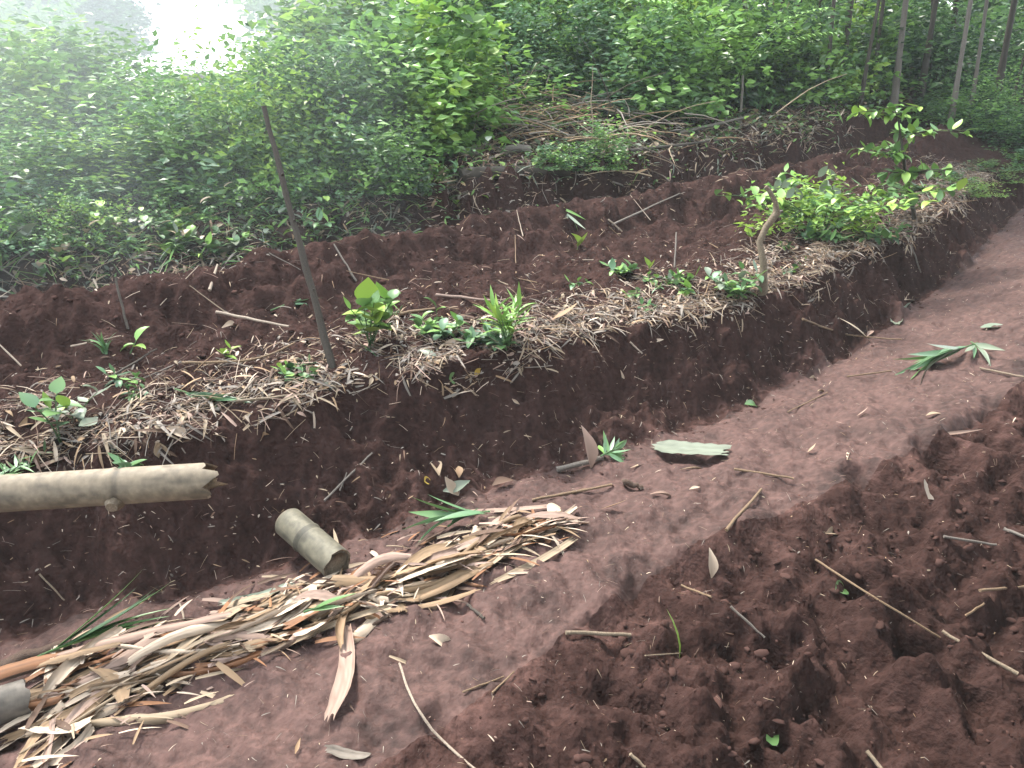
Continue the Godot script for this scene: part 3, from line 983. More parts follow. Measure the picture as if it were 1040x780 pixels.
func place_brush() -> void:
	stick("fallen_log", "grey fallen log lying in front of the brush pile", "log", [Vector2(-0.597, 6.098), Vector2(0.140, 6.349)], 0.045, 0.035, "grey")
	stick("pale_pole", "pale bare pole sticking out over the brush pile", "pole", [Vector2(-0.267, 7.386), Vector2(0.363, 7.517)], 0.03, 0.02, "grey", 0.05, "", Vector2(0.1, 0.42))
	stick("short_branch", "short broken pale branch on top of the brush pile", "branch", [Vector2(0.483, 7.260), Vector2(1.112, 7.686)], 0.022, 0.015, "tan", 0.12)
	stick("mossy_log", "dark mossy log half buried below the grey fallen log", "log", [Vector2(-0.363, 5.653), Vector2(0.409, 6.037)], 0.05, 0.04, "bark")
	stick("long_branch", "long brown branch lying across the rough ground uphill", "branch", [Vector2(1.463, 7.090), Vector2(2.220, 7.511)], 0.018, 0.01, "grey", 0.03)
	stick("thin_post", "thin upright post on the rough ground before the thicket", "post", [Vector2(2.118, 7.553), Vector2(2.128, 7.637)], 0.012, 0.01, "grey", 0.0, "", Vector2(-0.05, 0.36))
	stick("dead_branch", "brown dead branch lying on the rim beyond the furrow", "branch", [Vector2(0.934, 6.367), Vector2(1.814, 6.931)], 0.015, 0.008, "bark", 0.02)
	# the tangle of fine twigs
	var s := Shape.new()
	var mid := at(Vector2(0.336, 6.919))
	for k in 340:
		var p := Vector2(0.336, 6.919) + Vector2(rng.randfn() * 0.5, rng.randfn() * 0.32)
		var a := at(p, rng.randf_range(0.0, 0.3)) - mid
		var path := stem_path(a, Vector3(rng.randf_range(-1, 1), rng.randf_range(-0.1, 0.45), rng.randf_range(-0.7, 0.7)), rng.randf_range(0.2, 0.75), 4, 0.5, 0.2)
		rod(s, path, taper(5, rng.randf_range(0.003, 0.008), 0.002), 5, pick_tone(["grey", "straw", "tan", "bark"]))
	var o := single("brush_twigs", "tangled heap of cut dry twigs below the green bushes", "brush", s.mesh(tinted("twigs", 0.85)), mid)
	o.set_meta("kind", "stuff")
	shrub("weed_heap", "heap of wilted green weeds beside the twig pile", Vector2(0.628, 6.245), "dark", 0.48, 0.34)
	shrub("weed_heap", "small wilted weed heap in front of the fallen log", Vector2(0.294, 6.002), "low", 0.35, 0.25)

# ---------------------------------------------------------------- things on the terrace
func place_terrace() -> void:
	# the leaning stake
	var foot := at(Vector2(-0.716, 3.005), -0.06)
	var tip := Vector3(-1.015, 1.661, -3.343)
	var t := thing("leaning_stake", "thin bare wooden stake leaning over the edge of the bank", "stake", foot)
	var s := Shape.new()
	var path := PackedVector3Array()
	for k in 13:
		path.append((tip - foot) * (k / 12.0) + Vector3(rng.randf_range(-1, 1), 0, rng.randf_range(-1, 1)) * 0.004)
	rod(s, path, taper(13, 0.0165, 0.010), 10, Color(1, 1, 1), true, 0.07)
	part(t, "shaft", s.mesh(woody("bark")))
	for k in [4, 7, 9]:
		var kn := Shape.new()
		rod(kn, PackedVector3Array([path[k], path[k] + Vector3(0.012, 0.008, 0.014)]), PackedFloat32Array([0.009, 0.004]), 7, Color(1, 1, 1))
		part(t, "knot", kn.mesh(woody("bark")))
	# the crooked grey branch set upright in the bank edge
	var b0 := at(Vector2(1.330, 4.100), -0.03)
	var depth := -b0.z
	var cb := thing("crooked_branch", "crooked pale barked branch standing upright at the bank edge", "branch", b0)
	var pts := PackedVector3Array()
	var k_ := depth / 785.0
	for q in [[3, -24], [2, 14], [-1, 40], [-6, 60], [0, 74], [10, 88], [8, 98], [0, 110], [-4, 114]]:
		pts.append(Vector3(q[0] * k_, q[1] * k_, 0.02 * sin(q[1] * 0.05)))
	var bs := Shape.new()
	rod(bs, pts, PackedFloat32Array([0.022, 0.020, 0.018, 0.020, 0.016, 0.019, 0.014, 0.012, 0.008]), 12, Color(1, 1, 1), true, 0.14)
	part(cb, "limb", bs.mesh(plain("crooked_bark", tone("straw"), 0.85, 0.6, 9.0)))
	var bk := Shape.new()
	rod(bk, PackedVector3Array([pts[5], pts[5] + Vector3(0.03, 0.012, 0.0)]), PackedFloat32Array([0.014, 0.006]), 8, Color(1, 1, 1))
	part(cb, "side_spur", bk.mesh(woody("grey")))

	# plants that can be told apart
	var big := herb("broad_leaf_weed", "tall weed with a large bright yellow green leaf beside the stake", Vector2(-0.610, 3.226), {"height": 0.26, "stems": 6, "leaves": 8, "leaf": 0.085, "kind": "heart", "keys": ["fresh", "mid", "bright"], "spread": 0.35, "radius": 0.004})
	part(big, "leaf", leaf_mesh("heart", "bright", 2), Transform3D(frame(Vector3(0.15, 1.0, 0.25), Vector3(0.2, 0.3, 1.0), 0.125), Vector3(0.0, 0.2, 0.02)))
	part(big, "leaf", leaf_mesh("heart", "bright", 0), Transform3D(frame(Vector3(0.5, 0.5, 0.5), Vector3(0, 0.6, 1.0), 0.11), Vector3(0.02, 0.14, 0.03)))
	herb("narrow_leaf_weed", "upright weed with narrow bright pointed leaves at the bank edge", Vector2(-0.017, 3.242), {"height": 0.2, "stems": 7, "leaves": 9, "leaf": 0.13, "kind": "lance", "keys": ["bright", "fresh", "fresh"], "spread": 0.35, "rise": 1.2, "rise_low": 0.2})
	herb("drooping_weed", "dark oval leaved weed hanging over the bank edge", Vector2(-0.087, 3.321), {"height": 0.15, "stems": 9, "leaves": 7, "leaf": 0.08, "keys": ["mid", "deep", "bluish"], "spread": 1.0, "sag": 0.7, "lean": Vector3(0, 0, 0.25)})
	herb("oval_leaf_weed", "low oval leaved weed between the tall weed and the narrow leaved one", Vector2(-0.317, 3.321), {"height": 0.14, "stems": 8, "leaves": 7, "leaf": 0.075, "keys": ["mid", "fresh", "bluish"], "spread": 1.1})
	herb("heart_leaf_vine", "heart leaved climbing weed over the cut litter by the bamboo pole", Vector2(-1.588, 2.543), {"height": 0.2, "stems": 2, "leaves": 5, "leaf": 0.085, "kind": "heart", "keys": ["mid", "mid", "bluish"], "spread": 0.3, "radius": 0.004})
	herb("hanging_weed", "wilted weed with a green leaf hanging above the bamboo pole", Vector2(-1.319, 2.461), {"height": 0.1, "stems": 2, "leaves": 4, "leaf": 0.08, "keys": ["mid", "bluish"], "spread": 1.0, "sag": 1.0, "lean": Vector3(0, 0, 0.4)})
	herb("bent_weed", "pale bent weed with large wilted leaves and a yellow leaf", Vector2(-1.600, 2.662), {"height": 0.14, "stems": 3, "leaves": 4, "leaf": 0.08, "keys": ["greygreen", "bright", "greygreen"], "spread": 0.9})
	tuft("grass_tuft", "stiff green blades standing in the dug soil near a broad leaf", Vector2(-1.695, 3.127), 9, 0.13, ["bluish", "mid"], Vector3(-0.1, 0.3, 0), 0.35, 2.6)
	herb("single_leaf_sprout", "sprout with one broad green leaf in the dug soil", Vector2(-1.607, 3.148), {"height": 0.07, "stems": 1, "leaves": 3, "leaf": 0.09, "keys": ["fresh", "bright"], "spread": 0.5})
	herb("tiny_sprout", "tiny bright sprout beside the dry stick", Vector2(-1.189, 3.110), {"height": 0.05, "stems": 2, "leaves": 4, "leaf": 0.05, "keys": ["bright"], "spread": 0.9})
	herb("tiny_sprout", "tiny bright sprout in the dry litter near the stake foot", Vector2(-0.914, 2.960), {"height": 0.045, "stems": 2, "leaves": 4, "leaf": 0.045, "keys": ["bright", "fresh"], "spread": 0.9})
	herb("lone_leaf_shoot", "lone shoot with an upright yellow green leaf on the dug soil", Vector2(0.413, 4.945), {"height": 0.06, "stems": 1, "leaves": 2, "leaf": 0.1, "kind": "heart", "keys": ["fresh", "bright"], "spread": 0.2, "rise_low": 0.8, "rise": 1.5})
	herb("lone_leaf_shoot", "small shoot with one round bright leaf near the crooked branch", Vector2(0.792, 4.437), {"height": 0.05, "stems": 1, "leaves": 2, "leaf": 0.085, "kind": "heart", "keys": ["bright"], "spread": 0.2, "rise_low": 0.8, "rise": 1.4})
	herb("lone_leaf_shoot", "small shoot with one leaf among dry stems of the litter", Vector2(-0.363, 3.677), {"height": 0.06, "stems": 1, "leaves": 2, "leaf": 0.085, "keys": ["fresh", "mid"], "spread": 0.2, "rise_low": 0.8, "rise": 1.4})
	herb("edge_bush", "leafy green weed clump at the foot of the crooked branch", Vector2(1.181, 4.019), {"height": 0.2, "stems": 9, "leaves": 9, "leaf": 0.075, "keys": ["fresh", "mid", "greygreen", "bluish"], "spread": 1.0})
	herb("edge_bush", "low spread of green leaves between lone shoots on the terrace", Vector2(0.610, 4.425), {"height": 0.1, "stems": 6, "leaves": 6, "leaf": 0.07, "keys": ["mid", "fresh", "bluish"], "spread": 1.6})
	herb("edge_bush", "small dark weed hanging on the bank lip below the terrace litter", Vector2(0.668, 3.817), {"height": 0.07, "stems": 5, "leaves": 5, "leaf": 0.045, "keys": ["deep", "mid"], "spread": 1.6})
	herb("edge_bush", "low weeds at the top of the terrace behind the lone shoot", Vector2(0.922, 4.231), {"height": 0.1, "stems": 6, "leaves": 6, "leaf": 0.065, "keys": ["mid", "greygreen", "fresh"], "spread": 1.4})
	herb("corner_fern", "ferny green weed by the bamboo pole at the bank edge", Vector2(-1.699, 2.388), {"height": 0.14, "stems": 6, "leaves": 9, "leaf": 0.06, "kind": "lance", "keys": ["mid", "bluish"], "spread": 1.2})
	# bright bush and sapling at the far end of the bank edge
	var bush := herb("bright_bush", "bright yellow green feathery bush on the bank edge below the sapling", Vector2(2.070, 5.179), {"category": "shrub", "height": 0.80, "stems": 25, "leaves": 12, "leaf": 0.10, "kind": "oval", "keys": ["bright", "bright", "fresh", "fresh", "mid"], "spread": 1.1, "radius": 0.004, "rise": 0.5, "sag": 0.75})
	for k in 12:
		part(bush, "leaf", leaf_mesh("oval", "greygreen", k % 3), Transform3D(frame(Vector3(rng.randf_range(-1, 1), 1.0, rng.randf_range(-0.5, 0.5)), Vector3(0, 0.2, 1), 0.09), Vector3(rng.randf_range(-0.42, 0.1), rng.randf_range(0.2, 0.36), rng.randf_range(-0.15, 0.15))))
	var fill := part(bush, "foliage", crown_mesh(21, 46, 20, Vector3(0.52, 0.28, 0.38), 0.06, 0.42, ["bright", "bright", "fresh", "mid"], "bright", 0.45, 0.1))
	fill.set_meta("kind", "stuff")
	herb("bright_bush_skirt", "dark green leaves spreading beneath the bright feathery bush", Vector2(2.166, 5.021), {"category": "shrub", "height": 0.32, "stems": 16, "leaves": 9, "leaf": 0.085, "keys": ["deep", "mid", "mid"], "spread": 2.0, "radius": 0.003, "sag": 0.6})
	var sap := thing("sapling", "thin dark stemmed sapling with spreading leaves above the bank", "sapling", at(Vector2(2.840, 5.535), -0.04))
	var sd: float = -sap.position.z / 785.0
	var trunk := PackedVector3Array()
	for q in [[0, 0], [-4, 14], [-12, 34], [-19, 50], [-22, 68], [-26, 86], [-30, 104]]:
		trunk.append(Vector3(q[0] * sd, q[1] * sd, 0.03 * sin(q[1] * 0.04)))
	var ts := Shape.new()
	rod(ts, trunk, taper(7, 0.017, 0.006), 8, Color(1, 1, 1), true, 0.06)
	part(sap, "trunk", ts.mesh(woody("bark")))
	for k in 24:
		var i := 2 + k % 5
		var a := k * 2.4
		var tw := stem_path(trunk[i], Vector3(cos(a), 0.35, sin(a) * 0.7), rng.randf_range(0.16, 0.42), 5, 0.5, 0.12)
		var ws := Shape.new()
		rod(ws, tw, taper(6, 0.006, 0.002), 5, Color(1, 1, 1))
		var w := part(sap, "twig", ws.mesh(woody("bark")))
		for j in 11:
			var d := Vector3(rng.randf_range(-1, 1), rng.randf_range(-0.4, 0.6), rng.randf_range(-1, 1))
			part(w, "leaf", leaf_mesh("oval", ["fresh", "bright", "mid", "mid", "fresh"][rng.randi() % 5], rng.randi() % 3), Transform3D(frame(d, Vector3.UP, rng.randf_range(0.06, 0.11)), tw[1 + j % 5]))

	# sticks and dry leaves on the dug soil
	stick("dry_stick", "pale dry stick with a flap of bark lying on the dug soil", "stick", [Vector2(-1.355, 3.483), Vector2(-1.007, 3.401)], 0.007, 0.005, "pale", 0.01)
	lay("dry_leaf", "pale folded dry leaf draped over the dry stick", "leaf", leaf_mesh("dry", "pale", 1), Vector2(-1.297, 3.376), Vector2(-1.240, 3.532), 0.1, 0.03, 0.3)
	stick("bark_strip", "short pale curved strip of wood standing in the dug soil", "stick", [Vector2(-1.434, 3.637), Vector2(-1.455, 3.816)], 0.008, 0.005, "pale", 0.01)
	stick("short_stick", "short pale stick lying near the upper rim litter", "stick", [Vector2(-2.029, 4.279), Vector2(-1.941, 4.147)], 0.009, 0.006, "pale", 0.005)
	stick("leaning_twig", "thin brown twig poking out of the soil near the grass blades", "stick", [Vector2(-1.692, 3.323), Vector2(-1.767, 3.431)], 0.006, 0.005, "bark", 0.0, "", Vector2(0, 0.1))
	stick("dark_stick", "dark stick leaning in the soil behind the broad leaved weed", "stick", [Vector2(-0.828, 4.087), Vector2(-0.958, 4.194)], 0.006, 0.004, "grey", 0.0, "", Vector2(0, 0.05))
	stick("dry_cane", "dry reddish stem lying at the top of the litter band", "stick", [Vector2(-0.395, 3.980), Vector2(-0.083, 3.786)], 0.008, 0.006, "pink", 0.01)
	stick("dry_cane", "dry brown stem lying in the litter beside the heap of leaves", "stick", [Vector2(-0.548, 3.671), Vector2(-0.381, 3.776)], 0.009, 0.006, "tan", 0.01)
	stick("bare_branch", "long thin grey branch lying on the dug soil near the lone shoot", "stick", [Vector2(0.669, 5.229), Vector2(1.207, 5.724)], 0.008, 0.004, "grey", 0.02)
	stick("bare_branch", "short grey stick lying on the dug soil below the long thin branch", "stick", [Vector2(0.641, 5.224), Vector2(0.739, 5.243)], 0.006, 0.004, "pale", 0.015)
	stick("thin_peg", "thin peg standing upright in the terrace litter", "stick", [Vector2(0.978, 4.654), Vector2(1.008, 4.807)], 0.005, 0.005, "grey", 0.0, "", Vector2(-0.02, 0.16))
	stick("edge_cane", "long thin cane lying along the bank edge below the stake", "stick", [Vector2(-1.020, 2.710), Vector2(-0.738, 2.784)], 0.006, 0.004, "straw", 0.012)
	stick("edge_cane", "curved thin cane lying on the litter behind the bank edge", "stick", [Vector2(-1.338, 3.019), Vector2(-1.043, 3.061), Vector2(-0.927, 3.209)], 0.006, 0.004, "tan", 0.012)
	stick("bent_twig", "brown bent stem rising from the litter by the wilted leaves", "stick", [Vector2(-1.573, 2.882), Vector2(-1.524, 3.213)], 0.006, 0.003, "bark", 0.01, "", Vector2(0, 0.02))
	spray("leaf_bundle", "bundle of long dark green blades lying on the bank edge litter", Vector2(-1.302, 2.848), Vector2(-0.928, 2.661), 12, 0.28, ["mid", "deep", "bluish"], 0.22, 0.55)
	spray("leaf_bundle", "few green blades lying across the soil behind the stake", Vector2(-1.172, 3.691), Vector2(-0.973, 3.876), 5, 0.22, ["bluish", "mid"], 0.35, 0.5)
	spray("leaf_bundle", "small bunch of pale green blades on the far dug soil", Vector2(0.295, 5.269), Vector2(0.472, 5.222), 5, 0.2, ["fresh", "greygreen"], 0.5, 0.6)
	for a in [[Vector2(-1.754, 2.582), Vector2(-1.702, 2.699)], [Vector2(-1.500, 2.639), Vector2(-1.516, 2.512)], [Vector2(-1.358, 2.480), Vector2(-1.437, 2.420)], [Vector2(-1.194, 2.510), Vector2(-1.100, 2.518)], [Vector2(-0.731, 2.882), Vector2(-0.650, 2.891)], [Vector2(-0.906, 2.642), Vector2(-0.882, 2.636)], [Vector2(-1.222, 2.484), Vector2(-1.185, 2.468)], [Vector2(-0.396, 3.162), Vector2(-0.275, 3.056)], [Vector2(-0.215, 3.273), Vector2(-0.335, 3.180)], [Vector2(0.186, 3.580), Vector2(0.332, 3.650)]]:
		lay("dry_leaf", "curled dry leaf in the litter along the bank edge", "leaf", leaf_mesh("dry", ["pale", "greygreen", "straw", "tan"][rng.randi() % 4], rng.randi() % 4), a[0], a[1], rng.randf_range(0.10, 0.15), 0.025, rng.randf_range(-0.6, 0.6), "curled dry leaves along the bank edge")
	for k in 20:
		var u := rng.randf_range(0.3, 5.2)
		var p := beside(u, EDGE_V, 0.03 + absf(rng.randfn()) * 0.3)
		herb("small_weed", "small green weed sprouting through the dry litter of the bank edge", p, {"height": rng.randf_range(0.04, 0.09), "stems": 3, "leaves": 4, "leaf": rng.randf_range(0.035, 0.06), "kind": ["oval", "lance", "heart"][k % 3], "keys": ["mid", "deep", "bluish", "fresh"], "spread": 1.3, "rise": 0.3, "rise_low": -0.5}, "small weeds in the bank edge litter")
	for k in 22:
		var u := rng.randf_range(0.0, 3.4)
		var p := beside(u, TRENCH_V, rng.randf_range(0.12, 0.35))
		herb("rim_weed", "small leafy weed on the upper rim of the dug soil", p, {"height": rng.randf_range(0.1, 0.2), "stems": 4, "leaves": 5, "leaf": rng.randf_range(0.06, 0.09), "kind": ["oval", "lance", "heart"][k % 3], "keys": ["mid", "fresh", "bluish", "greygreen"], "spread": 0.9}, "small weeds on the upper rim")
	for k in 46:
		var p := xd(rng.randf_range(0.2, 6.0), 0.0)
		var u := p.x * CA + p.y * SA
		var v := along(u, EDGE_V) + rng.randf_range(0.02, 1.5)
		p = xd(u, v)
		var a := rng.randf() * TAU
		var l := rng.randf_range(0.1, 0.32)
		stick("dry_twig", "thin dry twig scattered on the terrace above the bank", "twig", [p, p + Vector2(cos(a), sin(a)) * l], rng.randf_range(0.002, 0.0045), 0.0018, ["straw", "grey", "tan", "pale"][rng.randi() % 4], 0.008, "dry twigs scattered on the terrace")

# ---------------------------------------------------------------- bamboo waste on the path
func place_bamboo() -> void:
	var b := Vector3(-0.897, 0.561, -2.097)
	var a := Vector3(-2.274, 0.548, -1.905)
	var t := thing("bamboo_pole", "thick pale bamboo pole with a splintered end jutting out over the bank", "bamboo pole", a)
	culm(t, a, b, 0.0535, [0.35, 0.78, 1.13], 0.028, "cane", "tan")
	var dir := (b - a).normalized()
	var kn := Shape.new()
	var q := dir * 1.13 + Vector3(0.012, -0.035, 0.045)
	rod(kn, PackedVector3Array([q - Vector3(0, 0, 0.02), q, q + Vector3(0.002, -0.004, 0.014)]), PackedFloat32Array([0.026, 0.024, 0.016]), 12, Color(1, 1, 1))
	part(t, "branch_stub", kn.mesh(woody("straw")))

	var c0 := Vector3(-0.787, 0.241, -2.459)
	var c1 := Vector3(-0.580, 0.181, -2.274)
	var stub := thing("bamboo_stub", "short grey green length of thick bamboo lying at the bank foot", "bamboo stub", c0)
	culm(stub, c0, c1, 0.054, [0.11], 0.006, "olive", "straw", 0.001)
	var cap := Shape.new()
	var cd := (c1 - c0).normalized()
	rod(cap, PackedVector3Array([cd * 0.004, -cd * 0.006, -cd * 0.012]), PackedFloat32Array([0.0545, 0.05, 0.03]), 24, Color(1, 1, 1))
	part(stub, "closed_end", cap.mesh(woody("straw")))
	var d0 := Vector3(-1.488, 0.082, -1.637)
	var d1 := Vector3(-1.319, 0.072, -1.760)
	var cut := thing("cut_bamboo", "cut end of a pale grey bamboo length lying beside the sheath heap", "bamboo stub", d0)
	culm(cut, d0, d1, 0.05, [0.05], 0.006, "grey", "pale")
	stick("dark_log", "dark rotten log lying at the bank foot behind the bamboo waste", "log", [Vector2(-1.614, 1.903), Vector2(-1.360, 2.031)], 0.03, 0.018, "brown", 0.0)

	# the large sheaths one can pick out
	var g := "dry bamboo sheaths heaped along the path"
	var one := [
		[Vector2(-1.144, 1.702), Vector2(-0.791, 1.840), 0.55, 3, "straw", 0.02, "long rolled tan sheath lying along the front of the heap"],
		[Vector2(-1.450, 1.737), Vector2(-1.033, 1.945), 0.62, 5, "pink", 0.05, "wide brownish pink sheath rolled lengthwise over the heap"],
		[Vector2(-1.322, 1.905), Vector2(-0.867, 2.090), 0.5, 2, "pink", 0.06, "long pinkish sheath with a frayed tip on top of the heap"],
		[Vector2(-1.137, 1.771), Vector2(-0.993, 1.956), 0.5, 6, "pale", 0.05, "tightly rolled cream sheath in the middle of the heap"],
		[Vector2(-0.939, 1.972), Vector2(-0.848, 2.096), 0.36, 1, "pale", 0.03, "short cream sheath curled at the top of the heap"],
		[Vector2(-0.525, 1.692), Vector2(-0.512, 2.016), 0.5, 1, "pink", 0.012, "long flat pinkish sheath lying alone across the trodden path"],
		[Vector2(-0.893, 2.166), Vector2(-0.788, 1.956), 0.34, 4, "pink", 0.035, "flat pink sheath lying crosswise on the heap"],
		[Vector2(-0.670, 2.195), Vector2(-0.701, 2.049), 0.36, 4, "pale", 0.03, "broad pale sheath standing slantwise in the heap below the bamboo stub"],
		[Vector2(-0.944, 2.219), Vector2(-0.716, 2.247), 0.34, 1, "greygreen", 0.02, "greenish pointed sheath lying at the bank foot by the bamboo stub"],
		[Vector2(-0.734, 1.975), Vector2(-0.610, 2.047), 0.3, 2, "rust", 0.02, "orange brown sheath curled near the long flat one"],
		[Vector2(-0.313, 2.149), Vector2(0.085, 2.381), 0.3, 5, "tan", 0.03, "long tan stem piece along the thin end of the heap"],
		[Vector2(-0.418, 2.123), Vector2(-0.228, 2.257), 0.34, 3, "tan", 0.03, "rolled orange tan sheath by the green spray"],
		[Vector2(-0.064, 2.227), Vector2(0.213, 2.422), 0.26, 7, "straw", 0.015, "straight straw piece at the far tip of the heap"],
		[Vector2(-0.268, 2.330), Vector2(-0.036, 2.520), 0.3, 0, "pink", 0.03, "dull pink strip under the green spray leaves"],
		[Vector2(-0.207, 2.681), Vector2(0.149, 2.655), 0.24, 7, "pink", 0.012, "thin pink strip lying beyond the green spray"],
		[Vector2(-1.310, 1.608), Vector2(-1.221, 1.728), 0.42, 4, "pale", 0.02, "pale flat strip at the thick end of the heap"],
		[Vector2(-1.206, 1.625), Vector2(-1.117, 1.703), 0.34, 1, "pale", 0.02, "short cream strip lying in front of the rolled tan sheath"],
		[Vector2(-1.437, 1.762), Vector2(-1.251, 1.831), 0.45, 3, "rust", 0.05, "reddish orange sheath at the thick end of the heap"],
		[Vector2(-1.365, 1.877), Vector2(-1.142, 1.960), 0.45, 2, "tan", 0.07, "dark tan curled sheath beside the cut bamboo length"]]
	for e in one:
		lay("bamboo_sheath", e[6], "bamboo sheath", sheath_mesh(e[3], e[4]), e[0], e[1], e[2], e[5], rng.randf_range(-0.5, 0.5) + (PI if e[3] in [2, 3, 5] else 0.0))
	# the rest of the heap
	var spine := [Vector2(-1.350, 1.674), Vector2(-1.153, 1.856), Vector2(-0.900, 1.986), Vector2(-0.651, 2.116), Vector2(-0.355, 2.235), Vector2(-0.069, 2.414), Vector2(0.176, 2.490)]
	var half := [0.17, 0.16, 0.12, 0.11, 0.11, 0.09, 0.03]
	for k in 210:
		var f := pow(rng.randf(), 0.85) * 5.9
		var i := int(f)
		var p: Vector2 = spine[i].lerp(spine[i + 1], f - i)
		var run: Vector2 = (spine[i + 1] - spine[i]).normalized()
		var side := Vector2(-run.y, run.x)
		var w: float = lerpf(half[i], half[i + 1], f - i)
		var off := clampf(rng.randfn() * 0.62, -1.6, 1.6)
		p += side * w * off
		var dirn := run.rotated(rng.randfn() * (0.2 if k % 6 else 0.8)) * (1.0 if rng.randf() < 0.5 else -1.0)
		var l := rng.randf_range(0.10, 0.36) * (1.0 if f < 4.5 else 0.75)
		var lift := rng.randf_range(0.003, 0.032) * maxf(0.1, 1.0 - absf(off) * 0.7) * (1.25 - f / 8.0)
		lay("bamboo_sheath", "narrow dry bamboo sheath strip in the heap along the path", "bamboo sheath", sheath_mesh(rng.randi() % 16, ["straw", "pale", "tan", "pink", "pale", "tan", "rust", "pink", "tan", "pale"][rng.randi() % 10]), p - dirn * l * 0.5, p + dirn * l * 0.5, rng.randf_range(0.14, 0.5), lift, rng.randf_range(-0.5, 0.5) + (PI if rng.randf() < 0.5 else 0.0), g, Vector2(rng.randf_range(0.0, 0.015), rng.randf_range(0.0, 0.03)))
	# shreds too fine to pick apart
	var shred := Shape.new()
	blade(shred, Vector3.ZERO, Vector3.RIGHT, Vector3.UP, 1.0, 0.09, 0.35, 0.5, GRASS, Color(1, 1, 1))
	var places := []
	var cols := PackedColorArray()
	for k in 900:
		var f := pow(rng.randf(), 0.85) * 5.95
		var i := int(f)
		var run: Vector2 = (spine[i + 1] - spine[i]).normalized()
		var w: float = lerpf(half[i], half[i + 1], f - i) * 1.15
		var p: Vector2 = spine[i].lerp(spine[i + 1], f - i) + Vector2(-run.y, run.x) * w * rng.randfn() * 0.7
		var turn := run.angle() + rng.randfn() * 0.6
		places.append(Transform3D(lying_frame(p, rng.randf_range(0.03, 0.16), rng.randf_range(0.6, 1.6), -turn, 0.3), at(p, rng.randf_range(0.002, 0.04))))
		cols.append(pick_tone(["straw", "tan", "pale", "pink", "rust", "brown", "brown"]))
	scatter("sheath_shreds", "fine shreds of dry bamboo sheath through the heap", "litter", shred.mesh(tinted("chaff", 0.8, 0.15)), places, cols)
	spray("green_spray", "dark green bamboo leaf spray lying over the heap of sheaths", Vector2(-0.079, 2.552), Vector2(-0.455, 2.504), 9, 0.2, ["bluish", "mid", "bluish"], 0.3, 1.15, 0.05)
	spray("green_spray_tip", "single pointed green leaf rising at the end of the dark spray", Vector2(-0.230, 2.498), Vector2(-0.056, 2.664), 3, 0.17, ["mid", "bluish"], 0.12, 1.2, 0.04)
	spray("long_leaf_spray", "thin green blades fanning over the bank foot behind the heap", Vector2(-1.409, 1.958), Vector2(-1.161, 2.133), 11, 0.34, ["mid", "deep", "mid"], 0.16, 0.42, 0.03)
	spray("green_strip", "narrow green leaf lying among the sheaths below the bamboo stub", Vector2(-0.638, 2.061), Vector2(-0.479, 2.069), 2, 0.14, ["fresh", "mid"], 0.1, 1.0, 0.05)

